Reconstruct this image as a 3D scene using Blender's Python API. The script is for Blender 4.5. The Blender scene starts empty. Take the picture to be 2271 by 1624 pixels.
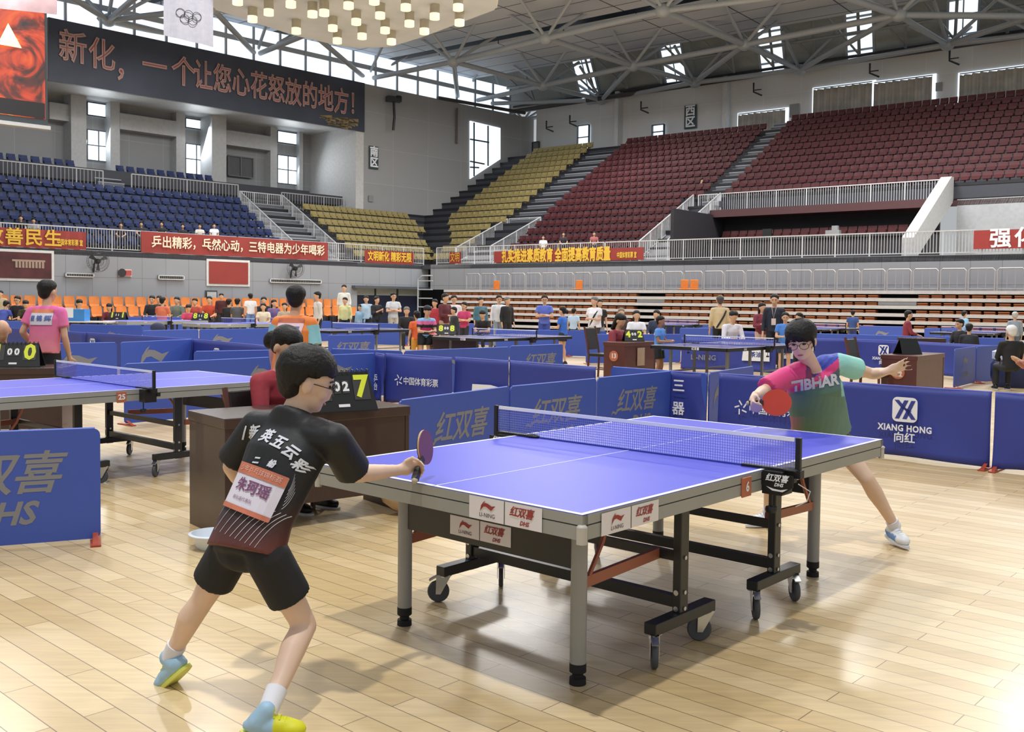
import bpy, bmesh, math, random
from mathutils import Vector, Matrix, Quaternion
from mathutils.bvhtree import BVHTree
random.seed(7)
S = bpy.context.scene
COL = S.collection
PI = math.pi

# ------------------------------------------------------------------ camera
F_PX = 2173.37; HC = 1.51068; PITCH = -0.0420684; ROLL = 0.0112542; CX = -5.518; CY = -52.75
IW, IH = 2271, 1624
cp, sp, cr, sr = math.cos(PITCH), math.sin(PITCH), math.cos(ROLL), math.sin(ROLL)
FW = Vector((0, cp, sp)); R0 = Vector((1, 0, 0)); U0 = Vector((0, -sp, cp))
RT = R0 * cr + U0 * sr; UP = -R0 * sr + U0 * cr
cam = bpy.data.cameras.new('camera'); camo = bpy.data.objects.new('camera', cam); COL.objects.link(camo)
cam.sensor_width = 36; cam.lens = 36 * F_PX / IW; cam.shift_x = -CX / IW; cam.shift_y = CY / IW
cam.clip_end = 400; cam.clip_start = 0.05
M = Matrix((RT, UP, -FW)).transposed().to_4x4(); M.translation = Vector((0, 0, HC)); camo.matrix_world = M
S.camera = camo

# ------------------------------------------------------------------ sky, lamps, added fill lamps, exposure
w = bpy.data.worlds.new('sky'); S.world = w; w.use_nodes = True
bg = w.node_tree.nodes['Background']; bg.inputs[0].default_value = (0.93, 0.97, 1.0, 1); bg.inputs[1].default_value = 0.5
def arena_or_fill_lamp(x, y, z, power, size=0.9, tilt=(0, 0)):
    l = bpy.data.lights.new('arena_or_fill_lamp', 'AREA'); l.shape = 'DISK'; l.size = size; l.energy = power; l.color = (1, 0.985, 0.95)
    o = bpy.data.objects.new('arena_or_fill_lamp', l); o.location = (x, y, z); o.rotation_euler = (tilt[0], tilt[1], 0); COL.objects.link(o)
for (x, y, e) in ((-1.2, 1.2, 3900), (-7, 6, 1200), (8, 8, 950), (-9, 18, 2600), (0, 17, 2600), (10, 20, 2600), (-10, 32, 3200), (3, 33, 3200), (15, 31, 3200)):
    arena_or_fill_lamp(x, y, 15.0, e * (0.32 if y < 10 else 0.36), 0.5 if y < 10 else 0.9)
for (x, y, e) in ((-14, 46, 2600), (0, 50, 2600), (14, 44, 2600), (22, 38, 3200), (-20, 36, 1500), (4, 60, 1500)):  # added unseen fill lamps that brighten the upper hall and stands
    arena_or_fill_lamp(x, y, 15.3, e * .85, 5.0)
S.view_settings.view_transform = 'Standard'; S.view_settings.look = 'None'; S.view_settings.gamma = 1
S.view_settings.use_curve_mapping = False; S.view_settings.exposure = -0.1

# ------------------------------------------------------------------ where a spot of the photo lies in the hall
def ray(x, y): return FW + RT * ((x - IW / 2 - CX) / F_PX) + UP * ((IH / 2 + CY - y) / F_PX)
def P(x, y, z=0.0):
    d = ray(x, y); return Vector((0, 0, HC)) + d * ((z - HC) / d.z)
def D(x, y, Y):
    Y *= 1.022 if Y < 8 else 1; d = ray(x, y); return Vector((0, 0, HC)) + d * (Y / d.y)
def hor(x): return 676.0 + (x - 1117) * 0.00996

# ------------------------------------------------------------------ materials
def lin(c):
    if isinstance(c, str):
        c = tuple(int(c[i:i + 2], 16) / 255 for i in (0, 2, 4))
    return tuple((v / 12.92 if v <= 0.04045 else ((v + 0.055) / 1.055) ** 2.4) for v in c)
MATS = {}
def mat(name, col='808080', rough=0.5, metal=0.0, noise=0.06, nscale=6.0, bump=0.0, bscale=40.0, emit=0.0, coat=0.0, alpha=1.0, attr=False, spec=0.5, sheen=0.0):
    if name in MATS: return MATS[name]
    m = bpy.data.materials.new(name); m.use_nodes = True; nt = m.node_tree; b = nt.nodes['Principled BSDF']
    c = lin(col); b.inputs['Base Color'].default_value = (*c, 1); b.inputs['Roughness'].default_value = rough
    b.inputs['Metallic'].default_value = metal; b.inputs['Specular IOR Level'].default_value = spec
    if coat: b.inputs['Coat Weight'].default_value = coat
    if alpha < 1: b.inputs['Alpha'].default_value = alpha
    if attr:
        a = nt.nodes.new('ShaderNodeVertexColor'); a.layer_name = 'Col'; src = a.outputs[0]
    else:
        r = nt.nodes.new('ShaderNodeRGB'); r.outputs[0].default_value = (*c, 1); src = r.outputs[0]
    tc = nt.nodes.new('ShaderNodeTexCoord')
    if noise:
        n = nt.nodes.new('ShaderNodeTexNoise'); n.inputs['Scale'].default_value = nscale; n.inputs['Detail'].default_value = 3
        nt.links.new(tc.outputs['Object'], n.inputs['Vector'])
        mr = nt.nodes.new('ShaderNodeMapRange'); mr.inputs[1].default_value = 0.3; mr.inputs[2].default_value = 0.7
        mr.inputs[3].default_value = 1 - noise; mr.inputs[4].default_value = 1 + noise
        nt.links.new(n.outputs[0], mr.inputs[0])
        v = nt.nodes.new('ShaderNodeVectorMath'); v.operation = 'SCALE'
        nt.links.new(src, v.inputs[0]); nt.links.new(mr.outputs[0], v.inputs['Scale']); src = v.outputs[0]
    nt.links.new(src, b.inputs['Base Color'])
    if bump:
        n = nt.nodes.new('ShaderNodeTexNoise'); n.inputs['Scale'].default_value = bscale; n.inputs['Detail'].default_value = 4
        nt.links.new(tc.outputs['Object'], n.inputs['Vector'])
        bp = nt.nodes.new('ShaderNodeBump'); bp.inputs['Strength'].default_value = bump; bp.inputs['Distance'].default_value = 0.02
        nt.links.new(n.outputs[0], bp.inputs['Height']); nt.links.new(bp.outputs[0], b.inputs['Normal'])
    if emit:
        b.inputs['Emission Color'].default_value = (*c, 1); b.inputs['Emission Strength'].default_value = emit
    MATS[name] = m; return m

def m_floor():
    m = bpy.data.materials.new('maple_planks'); m.use_nodes = True; nt = m.node_tree; L = nt.links; b = nt.nodes['Principled BSDF']
    tc = nt.nodes.new('ShaderNodeTexCoord'); mp = nt.nodes.new('ShaderNodeMapping'); mp.inputs['Rotation'].default_value = (0, 0, math.radians(42.4))
    L.new(tc.outputs['Object'], mp.inputs['Vector'])
    br = nt.nodes.new('ShaderNodeTexBrick'); L.new(mp.outputs[0], br.inputs['Vector'])
    br.offset = 0.37; br.inputs['Scale'].default_value = 1; br.inputs['Brick Width'].default_value = 1.15; br.inputs['Row Height'].default_value = 0.118
    br.inputs['Mortar Size'].default_value = 0.0022; br.inputs['Mortar Smooth'].default_value = 0.2; br.inputs['Bias'].default_value = 0.0
    br.inputs['Color1'].default_value = (0.0, 0.0, 0.0, 1); br.inputs['Color2'].default_value = (1, 1, 1, 1); br.inputs['Mortar'].default_value = (0.5, 0.5, 0.5, 1)
    cr_ = nt.nodes.new('ShaderNodeValToRGB'); L.new(br.outputs['Color'], cr_.inputs[0])
    e = cr_.color_ramp.elements; e[0].color = (*lin('c6aa78'), 1); e[1].color = (*lin('dcc498'), 1)
    e2 = cr_.color_ramp.elements.new(0.5); e2.color = (*lin('d1b788'), 1)
    mp2 = nt.nodes.new('ShaderNodeMapping'); mp2.inputs['Rotation'].default_value = (0, 0, math.radians(42.4)); mp2.inputs['Scale'].default_value = (1.3, 14, 1)
    L.new(tc.outputs['Object'], mp2.inputs['Vector'])
    ns = nt.nodes.new('ShaderNodeTexNoise'); ns.inputs['Scale'].default_value = 2.2; ns.inputs['Detail'].default_value = 5; ns.inputs['Roughness'].default_value = 0.6
    L.new(mp2.outputs[0], ns.inputs['Vector'])
    mr = nt.nodes.new('ShaderNodeMapRange'); mr.inputs[1].default_value = 0.3; mr.inputs[2].default_value = 0.72; mr.inputs[3].default_value = 0.86; mr.inputs[4].default_value = 1.08
    L.new(ns.outputs[0], mr.inputs[0])
    vs = nt.nodes.new('ShaderNodeVectorMath'); vs.operation = 'SCALE'; L.new(cr_.outputs[0], vs.inputs[0]); L.new(mr.outputs[0], vs.inputs['Scale'])
    mx = nt.nodes.new('ShaderNodeMix'); mx.data_type = 'RGBA'; L.new(br.outputs['Fac'], mx.inputs[0]); L.new(vs.outputs[0], mx.inputs[6]); mx.inputs[7].default_value = (*lin('6b5638'), 1)
    L.new(mx.outputs[2], b.inputs['Base Color'])
    b.inputs['Roughness'].default_value = 0.3; b.inputs['Coat Weight'].default_value = 0.25; b.inputs['Coat Roughness'].default_value = 0.16
    n3 = nt.nodes.new('ShaderNodeTexNoise'); n3.inputs['Scale'].default_value = 1.5; L.new(tc.outputs['Object'], n3.inputs['Vector'])
    mr3 = nt.nodes.new('ShaderNodeMapRange'); mr3.inputs[3].default_value = 0.3; mr3.inputs[4].default_value = 0.48; L.new(n3.outputs[0], mr3.inputs[0]); L.new(mr3.outputs[0], b.inputs['Roughness'])
    return m

def m_panels(name, col, seam, wdt, hgt, rot=0.0, rough=0.55, mortar=0.012, vary=0.03, uv=False):
    """wall cladding with thin seams; object space x along the wall, z up"""
    if name in MATS: return MATS[name]
    m = bpy.data.materials.new(name); m.use_nodes = True; nt = m.node_tree; L = nt.links; b = nt.nodes['Principled BSDF']
    tc = nt.nodes.new('ShaderNodeTexCoord'); sx = nt.nodes.new('ShaderNodeSeparateXYZ'); L.new(tc.outputs['Object'], sx.inputs[0])
    cb = nt.nodes.new('ShaderNodeCombineXYZ'); L.new(sx.outputs[0], cb.inputs[0]); L.new(sx.outputs[1 if uv else 2], cb.inputs[1])
    br = nt.nodes.new('ShaderNodeTexBrick'); L.new(cb.outputs[0], br.inputs['Vector']); br.offset = 0
    br.inputs['Scale'].default_value = 1; br.inputs['Brick Width'].default_value = wdt; br.inputs['Row Height'].default_value = hgt
    br.inputs['Mortar Size'].default_value = mortar
    c = lin(col); br.inputs['Color1'].default_value = (*[v * (1 - vary) for v in c], 1); br.inputs['Color2'].default_value = (*[min(1, v * (1 + vary)) for v in c], 1)
    br.inputs['Mortar'].default_value = (*lin(seam), 1); L.new(br.outputs['Color'], b.inputs['Base Color']); b.inputs['Roughness'].default_value = rough
    MATS[name] = m; return m

# ------------------------------------------------------------------ mesh builder
class MB:
    def __init__(s): s.v = []; s.f = []; s.mi = []; s.cur = 0
    def add(s, vs, fs):
        o = len(s.v); s.v.extend([tuple(p) for p in vs]); s.f.extend([tuple(i + o for i in f) for f in fs]); s.mi.extend([s.cur] * len(fs)); return s
    def box(s, c, d, rot=0.0, R=None):
        hx, hy, hz = d[0] / 2, d[1] / 2, d[2] / 2; m = R if R is not None else Matrix.Rotation(rot, 3, 'Z'); c = Vector(c)
        vs = [c + m @ Vector((x * hx, y * hy, z * hz)) for x in (-1, 1) for y in (-1, 1) for z in (-1, 1)]
        return s.add(vs, [(0, 1, 3, 2), (4, 6, 7, 5), (0, 4, 5, 1), (2, 3, 7, 6), (0, 2, 6, 4), (1, 5, 7, 3)])
    def b2(s, a, b):
        return s.box([(a[i] + b[i]) / 2 for i in range(3)], [abs(b[i] - a[i]) for i in range(3)])
    def beam(s, a, b, wd, h, up=(0, 0, 1)):
        a = Vector(a); b = Vector(b); d = (b - a); L = d.length; d.normalize(); u = Vector(up)
        if abs(d.dot(u)) > 0.98: u = Vector((1, 0, 0))
        y = u.cross(d).normalized(); z = d.cross(y)
        return s.box((a + b) / 2, (L, wd, h), R=Matrix((d, y, z)).transposed())
    def tube(s, a, b, r0, r1=None, n=12, cap=True):
        a = Vector(a); b = Vector(b); r1 = r0 if r1 is None else r1; d = (b - a).normalized()
        x = d.orthogonal().normalized(); y = d.cross(x)
        vs = [a + (x * math.cos(2 * PI * i / n) + y * math.sin(2 * PI * i / n)) * r0 for i in range(n)] + [b + (x * math.cos(2 * PI * i / n) + y * math.sin(2 * PI * i / n)) * r1 for i in range(n)]
        fs = [(i, (i + 1) % n, n + (i + 1) % n, n + i) for i in range(n)]
        if cap: fs += [tuple(range(n - 1, -1, -1)), tuple(range(n, 2 * n))]
        return s.add(vs, fs)
    def path(s, pts, r, n=8):
        pts = [Vector(p) for p in pts]
        rr = r if isinstance(r, (list, tuple)) else [r] * len(pts)
        rings = []; up = None
        for i, p in enumerate(pts):
            d = (pts[min(i + 1, len(pts) - 1)] - pts[max(i - 1, 0)]).normalized()
            if up is None: up = d.orthogonal().normalized()
            x = (up - d * up.dot(d)).normalized(); up = x; y = d.cross(x)
            rings.append([p + (x * math.cos(2 * PI * k / n) + y * math.sin(2 * PI * k / n)) * rr[i] for k in range(n)])
        vs = [q for g in rings for q in g]; fs = []
        for i in range(len(pts) - 1):
            fs += [(i * n + k, i * n + (k + 1) % n, (i + 1) * n + (k + 1) % n, (i + 1) * n + k) for k in range(n)]
        fs += [tuple(range(n - 1, -1, -1)), tuple(range((len(pts) - 1) * n, len(pts) * n))]
        return s.add(vs, fs)
    def prism(s, pts, ex):
        """closed outline pts (3D) extruded by vector ex"""
        n = len(pts); ex = Vector(ex); pts = [Vector(p) for p in pts]
        return s.add(pts + [p + ex for p in pts], [tuple(range(n - 1, -1, -1)), tuple(range(n, 2 * n))] + [(i, (i + 1) % n, n + (i + 1) % n, n + i) for i in range(n)])
    def quad(s, *p): return s.add(p, [tuple(range(len(p)))])
    def ell(s, c, r, R=None, n=12, m=8):
        c = Vector(c); R = R or Matrix.Identity(3); vs = [c + R @ Vector((0, 0, r[2]))]
        for i in range(1, m):
            t = PI * i / m
            for k in range(n): vs.append(c + R @ Vector((r[0] * math.sin(t) * math.cos(2 * PI * k / n), r[1] * math.sin(t) * math.sin(2 * PI * k / n), r[2] * math.cos(t))))
        vs.append(c + R @ Vector((0, 0, -r[2]))); fs = [(0, 1 + k, 1 + (k + 1) % n) for k in range(n)]
        for i in range(m - 2):
            a = 1 + i * n; fs += [(a + k, a + n + k, a + n + (k + 1) % n, a + (k + 1) % n) for k in range(n)]
        a = 1 + (m - 2) * n; e = len(vs) - 1; fs += [(a + k, e, a + (k + 1) % n) for k in range(n)]
        return s.add(vs, fs)
    def cap(s, a, b, r0, r1=None, n=12):
        r1 = r0 if r1 is None else r1; a = Vector(a); b = Vector(b); s.tube(a, b, r0, r1, n); s.ell(a, (r0,) * 3, n=n, m=8); s.ell(b, (r1,) * 3, n=n, m=8); return s
    def loft(s, rings, n=20):
        """rings: (centre, xaxis, yaxis, rx, ry)"""
        vs = []
        for (c, x, y, rx, ry) in rings:
            for k in range(n):
                t = 2 * PI * k / n; vs.append(Vector(c) + Vector(x) * rx * math.cos(t) + Vector(y) * ry * math.sin(t))
        m = len(rings); fs = []
        for i in range(m - 1): fs += [(i * n + k, i * n + (k + 1) % n, (i + 1) * n + (k + 1) % n, (i + 1) * n + k) for k in range(n)]
        fs += [tuple(range(n - 1, -1, -1)), tuple(range((m - 1) * n, m * n))]
        return s.add(vs, fs)
    def lathe(s, prof, c=(0, 0, 0), n=24, axis='Z'):
        vs = []
        for (r, h) in prof:
            for k in range(n):
                t = 2 * PI * k / n; p = (r * math.cos(t), r * math.sin(t), h)
                if axis == 'Y': p = (p[0], p[2], p[1])
                if axis == 'X': p = (p[2], p[0], p[1])
                vs.append(Vector(c) + Vector(p))
        m = len(prof); fs = []
        for i in range(m - 1): fs += [(i * n + k, i * n + (k + 1) % n, (i + 1) * n + (k + 1) % n, (i + 1) * n + k) for k in range(n)]
        fs += [tuple(range(n - 1, -1, -1)), tuple(range((m - 1) * n, m * n))]
        return s.add(vs, fs)
    def me(s, name='m'):
        me = bpy.data.meshes.new(name); me.from_pydata(s.v, [], s.f)
        return me
    def build(s, name, m, parent=None, smooth=False, bevel=0.0, fixn=True):
        me = s.me(name)
        for x in (m if isinstance(m, (list, tuple)) else [m]): me.materials.append(x)
        if len(set(s.mi)) > 1: me.polygons.foreach_set('material_index', s.mi)
        if fixn:
            bm = bmesh.new(); bm.from_mesh(me); bmesh.ops.recalc_face_normals(bm, faces=bm.faces); bm.to_mesh(me); bm.free()
        return link(name, me, parent, smooth, bevel)
def link(name, me, parent=None, smooth=False, bevel=0.0):
    if smooth:
        me.polygons.foreach_set('use_smooth', [True] * len(me.polygons))
        if smooth == 'auto': 
            try: me.set_sharp_from_angle(angle=math.radians(40))
            except Exception: pass
    o = bpy.data.objects.new(name, me); COL.objects.link(o)
    if parent is not None: o.parent = parent
    if bevel:
        b = o.modifiers.new('b', 'BEVEL'); b.width = bevel; b.segments = 2; b.limit_method = 'ANGLE'
    return o
def tag(o, label=None, cat=None, group=None, kind=None):
    if label: o['label'] = label
    if cat: o['category'] = cat
    if group: o['group'] = group
    if kind: o['kind'] = kind
    return o
def root(name, loc=(0, 0, 0), rz=0.0):
    o = bpy.data.objects.new(name, None); o.empty_display_size = 0.1; o.location = loc; o.rotation_euler = (0, 0, rz); COL.objects.link(o); return o
def struct(o): o['kind'] = 'structure'; return o
def evalmesh(o):
    bpy.context.view_layer.update(); dg = bpy.context.evaluated_depsgraph_get()
    return bpy.data.meshes.new_from_object(o.evaluated_get(dg))
TXT = {}
def textmesh(s, size=1.0, bold=0.0, shear=0.0, space=1.0, ex=0.0, width=None, align='CENTER', res=3, fill=True):
    k = (s, size, bold, shear, space, ex, width, align, fill)
    if k in TXT: return TXT[k]
    cu = bpy.data.curves.new('t', 'FONT'); cu.body = s; cu.size = size; cu.shear = shear; cu.space_character = space; cu.extrude = ex
    cu.align_x = align; cu.align_y = 'CENTER'; cu.resolution_u = res
    o = bpy.data.objects.new('t', cu); COL.objects.link(o); me = evalmesh(o)
    if bold:                                             # heavier strokes: the same outlines swept by a thin flat tube
        cu.fill_mode = 'NONE'; cu.bevel_depth = bold; cu.bevel_resolution = 0; cu.resolution_u = 2; o.update_tag(); m2 = evalmesh(o)
        bm = bmesh.new(); bm.from_mesh(m2); bmesh.ops.transform(bm, matrix=Matrix.Diagonal((1, 1, .04, 1)), verts=bm.verts); bmesh.ops.delete(bm, geom=[f for f in bm.faces if f.calc_center_median().z < -bold * .001], context='FACES_ONLY'); 
        if fill: bm.from_mesh(me)
        bm.to_mesh(m2); bm.free(); me = m2
    bpy.data.objects.remove(o)
    if width and len(me.vertices):
        xs = [v.co.x for v in me.vertices]; wd = max(xs) - min(xs); me.transform(Matrix.Scale(width / wd, 4, (1, 0, 0)))
    TXT[k] = me; return me
def place(name, me, m, parent, origin, xd, yd, zoff=0.004):
    """a flat mesh laid on a surface: local x along xd, y along yd, lifted by zoff"""
    xd = Vector(xd).normalized(); yd = Vector(yd).normalized(); zd = xd.cross(yd)
    me2 = me.copy(); T = Matrix((xd, yd, zd)).transposed().to_4x4(); T.translation = Vector(origin) + zd * zoff; me2.transform(T)
    me2.materials.clear(); me2.materials.append(m); return link(name, me2, parent)
def remesh(mb, voxel, smooth=4, fac=0.5):
    me = mb.me(); bm = bmesh.new(); bm.from_mesh(me); bmesh.ops.recalc_face_normals(bm, faces=bm.faces); bm.to_mesh(me); bm.free()
    o = bpy.data.objects.new('t', me); COL.objects.link(o)
    r = o.modifiers.new('r', 'REMESH'); r.mode = 'VOXEL'; r.voxel_size = voxel; r.use_smooth_shade = True
    if smooth:
        q = o.modifiers.new('s', 'SMOOTH'); q.factor = fac; q.iterations = smooth
    out = evalmesh(o); bpy.data.objects.remove(o); bpy.data.meshes.remove(me); return out
# ------------------------------------------------------------------ the hall: two stands meeting in a corner
OR_ = Vector((-4.66, 60.10, -.19)); UR = Vector((0.786, -0.618, 0)); NR = Vector((0.618, 0.786, 0)); AR = math.atan2(-0.618, 0.786)
OL_ = Vector((-5.24, 61.06, -.19)); UL = Vector((-0.6947, -0.7192, 0)); NL = Vector((-0.7192, 0.6947, 0)); AL = math.atan2(-0.7192, -0.6947)
DZ = 3.85
def RPt(u, v, z): return OR_ + UR * u + NR * v + Vector((0, 0, z))
def LPt(u, v, z): return OL_ + UL * u + NL * v + Vector((0, 0, z))
def hit(fr, x, y, v):
    O, U, N = (OR_, UR, NR) if fr == 'R' else (OL_, UL, NL)
    d = ray(x, y); c = Vector((0, 0, HC)) - O; t = (v - c.dot(N)) / d.dot(N); p = c + d * t; return p.dot(U), p.z
def setf(o, fr):
    o.location = OR_ if fr == 'R' else OL_; o.rotation_euler = (0, 0, AR if fr == 'R' else AL); return o
def fb(mb, fr, a, b):
    """box between (u,v,z) corners in a stand's own frame"""
    if fr == 'L': a = (a[0], -a[1], a[2]); b = (b[0], -b[1], b[2])
    return mb.b2(a, b)
def sobj(name, fr, mb, m, kind='structure', **k):
    o = mb.build(name, m, **k); setf(o, fr)
    if kind: o['kind'] = kind
    return o
WHITE = mat('white_paint', 'd4d6d8', 0.5); GREYW = mat('grey_wall', '9da0a5', 0.6)
M_low = m_panels('lower_wall_panels', '8f939b', '70747a', 1.22, 1.3)
M_big = m_panels('hall_wall_panels', '9b9c9e', 'a9aaac', 3.2, 2.4, mortar=0.02)
M_rec = m_panels('recess_wall_panels', '8d8f92', '9b9ea1', 2.2, 1.6, mortar=0.02)
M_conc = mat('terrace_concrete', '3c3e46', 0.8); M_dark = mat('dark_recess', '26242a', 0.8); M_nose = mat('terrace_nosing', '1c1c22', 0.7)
STEEL = mat('painted_steel', 'a6aeb8', 0.4, noise=0.03); RAIL = mat('rail_paint', 'c0c2c6', 0.4); RAILD = mat('rail_paint_warm', 'a9a9ab', 0.45)
GLASS = mat('daylight_pane', 'e6f4ff', 0.3, emit=1.25, noise=0); FRAME = mat('window_frame_dark', '3b424a', 0.4)
CEIL = m_panels('ceiling_panels', 'c8d0dc', '4a4442', 5.2, 1.75, mortar=0.045, uv=True)

fl = MB().quad((-40, -8, 0), (45, -8, 0), (45, 75, 0), (-40, 75, 0)).build('floor', m_floor(), fixn=False); struct(fl)

def terrace(fr, rows, name):
    mb = MB()
    for (k, u0, u1) in rows:
        v = 1.2 + 0.85 * k; z = 4.15 + 0.51 * k
        mb.cur = 0; fb(mb, fr, (u0, v, z - 0.75), (u1, v + 0.9, z)); mb.cur = 1; fb(mb, fr, (u0, v - 0.03, z - 0.13), (u1, v + 0.04, z + 0.012))
    return sobj(name, fr, mb, [M_conc, M_nose])
def umin(k):
    v = 1.2 + 0.85 * k
    return -1.4 if v < 3 else (-1.4 - (v - 3) / 3 * 3.1 if v < 6 else -4.5)
terrace('R', [(k, umin(k) - 3.5, 15.6) for k in range(18)] + [(k, 15.6, 36) for k in range(7, 19)], 'floor_terrace_right')
terrace('L', [(k, -7.5 if k > 3 else -4, 34) for k in range(8)], 'floor_terrace_left')
mb = MB(); fb(mb, 'R', (-1, 0, 3.6), (36, 1.3, DZ)); sobj('floor_walkway_right', 'R', mb, M_conc)
mb = MB(); fb(mb, 'L', (-1, 0, 3.6), (34, 1.3, DZ)); sobj('floor_walkway_left', 'L', mb, M_conc)
mb = MB(); fb(mb, 'L', (0.5, 8.0, 8.0), (34, 12.5, 8.6)); fb(mb, 'L', (3, 8.2, 8.5), (34, 12.5, 8.75)); sobj('floor_upper_left', 'L', mb, M_conc)
mb = MB(); fb(mb, 'R', (-5, 16.2, 12.0), (36, 20, 12.75)); sobj('floor_upper_right', 'R', mb, M_conc)
# stairs between the blocks (narrow treads)
def aisle(fr, u0, u1, k0, k1, name):
    mb = MB()
    for k in range(k0, k1):
        for h in (0, 1):
            v = 1.2 + 0.85 * k - 0.42 * h; z = 4.15 + 0.51 * k - 0.25 * h
            mb.cur = 0; fb(mb, fr, (u0, v, z - 0.3), (u1, v + 0.5, z + 0.02)); mb.cur = 1; fb(mb, fr, (u0, v - 0.02, z - 0.03), (u1, v + 0.05, z + 0.03))
    sobj(name, fr, mb, [mat('stair_tread', '5d6068', 0.8), mat('stair_nosing', '8d9198', 0.7)])
aisle('R', 14.55, 15.65, 7, 19, 'floor_stair_right'); aisle('R', 1.35, 3.5, 6, 17, 'floor_stair_corner_right')
aisle('L', 5.0, 8.9, 0, 8, 'floor_stair_left'); aisle('L', 15.7, 17.2, 6, 9, 'floor_stair_upper_left')
# lower walls round the court
mb = MB(); fb(mb, 'R', (2.9, 0, 0), (36, 0.35, DZ + 0.02)); fb(mb, 'R', (-0.3, 0, 2.35), (2.9, 0.35, DZ + 0.02)); sobj('wall_right', 'R', mb, M_low)
mb = MB(); fb(mb, 'L', (5.3, 0, 0), (34, 0.35, DZ + 0.02)); fb(mb, 'L', (-0.2, 0, 2.35), (5.3, 0.35, DZ + 0.02)); sobj('wall_left', 'L', mb, M_low)
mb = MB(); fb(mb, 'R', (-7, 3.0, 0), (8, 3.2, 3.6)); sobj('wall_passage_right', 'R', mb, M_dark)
NAVY = mat('navy_door', '1f2540', 0.5)
mb = MB(); fb(mb, 'L', (0, 0.5, 0), (5.3, 0.7, 1.95)); mb.cur = 1; fb(mb, 'L', (0, 0.5, 1.95), (5.3, 0.7, 2.35)); mb.cur = 2
for u in (0.05, 1.9, 3.6, 5.2): fb(mb, 'L', (u - 0.04, 0.42, 0), (u + 0.04, 0.72, 2.35))
sobj('door_1', 'L', mb, [NAVY, mat('door_glass', 'a6b0b4', 0.3), FRAME])
mb = MB(); fb(mb, 'L', (-0.1, -0.35, 2.35), (5.7, 0.1, 2.5)); sobj('trim_1', 'L', mb, mat('door_canopy', '50545c', 0.5))
# vip box recess in the right stand
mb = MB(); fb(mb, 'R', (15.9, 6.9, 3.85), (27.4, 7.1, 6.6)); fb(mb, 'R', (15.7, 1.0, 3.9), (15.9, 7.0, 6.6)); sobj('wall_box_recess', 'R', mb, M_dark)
mb = MB(); fb(mb, 'R', (15.7, 5.4, 6.45), (27.6, 7.1, 6.85)); fb(mb, 'R', (15.5, 6.9, 6.6), (33, 7.25, 6.86)); sobj('floor_upper_edge', 'R', mb, mat('box_slab', '4a2a2e', 0.6))
mb = MB(); fb(mb, 'R', (15.9, 4.4, 3.9), (27.4, 6.9, 5.2)); fb(mb, 'R', (15.9, 2.4, 3.85), (27.4, 4.4, 4.15)); sobj('floor_box', 'R', mb, M_conc)
# back wall of the right stand, stepped, with its openings as inset panes
mb = MB(); fb(mb, 'R', (-6, 18.3, 10), (36, 18.6, 17.2)); sobj('wall_back_right', 'R', mb, m_panels('back_wall_panels', 'cfd0d2', 'dadbdc', 2.6, 2.6, mortar=0.02))
mb = MB(); fb(mb, 'R', (1.7, 17.6, 11.5), (2.0, 18.3, 17.2)); fb(mb, 'R', (10.3, 17.7, 11.5), (10.6, 18.3, 17.2)); sobj('wall_pier_right', 'R', mb, mat('pier_white', 'c9cacb', 0.6))
# big diagonal wall and the bulkhead over the left recess
mb = MB(); fb(mb, 'L', (-17.5, 7.2, 6.0), (-0.65, 7.6, 16.2)); sobj('wall_corner', 'L', mb, M_big)
mb = MB(); fb(mb, 'L', (-0.65, 7.2, 13.0), (34, 7.6, 16.2)); sobj('wall_bulkhead', 'L', mb, GREYW)
mb = MB(); fb(mb, 'L', (-0.65, 7.6, 13.25), (34, 12.6, 13.4)); sobj('ceiling_soffit', 'L', mb, WHITE)
mb = MB(); fb(mb, 'L', (-0.65, 12.4, 8.0), (34, 12.8, 13.4)); sobj('wall_recess', 'L', mb, M_rec)
mb = MB(); fb(mb, 'L', (-0.65, 7.21, 6.0), (0.0, 12.6, 16.2)); sobj('wall_recess_side', 'L', mb, mat('pier_white', 'c9cacb', 0.6))
wn = [0]
def window(fr, x0, y0, x1, y1, v, nx=1, ny=1, deep=0.12, name='window', frame=None, pane=None, sk=True):
    """x/y: where its corners stand in the photo, on the wall plane at v"""
    u0, z1 = hit(fr, x0, y0, v); u1, z0 = hit(fr, x1, y1, v)
    if u0 > u1: u0, u1 = u1, u0
    wn[0] += 1; r = root('%s_%d' % (name, wn[0])); setf(r, fr); r['kind'] = 'structure'
    s = -1 if fr == 'L' else 1
    MB().b2((u0, s * (v - 0.02), z0), (u1, s * (v + 0.02), z1)).build('pane', pane or GLASS, r)
    m = MB(); t = 0.06
    for i in range(nx + 1):
        u = u0 + (u1 - u0) * i / nx; m.b2((u - t / 2, s * (v - deep), z0), (u + t / 2, s * (v + 0.02), z1))
    for i in range(ny + 1):
        z = z0 + (z1 - z0) * i / ny; m.b2((u0, s * (v - deep), z - t / 2), (u1, s * (v + 0.02), z + t / 2))
    m.build('window_frame', frame or FRAME, r)
    return u0, u1, z0, z1
for q in ((193, 226, 243, 262), (193, 287, 243, 360), (411, 262, 470, 291), (411, 318, 459, 390), (615, 290, 660, 322), (615, 343, 661, 411)):
    window('L', *q, 12.3, 2 if q[3] - q[1] > 50 else 1, 2 if q[3] - q[1] > 50 else 1, deep=0.06)
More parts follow.
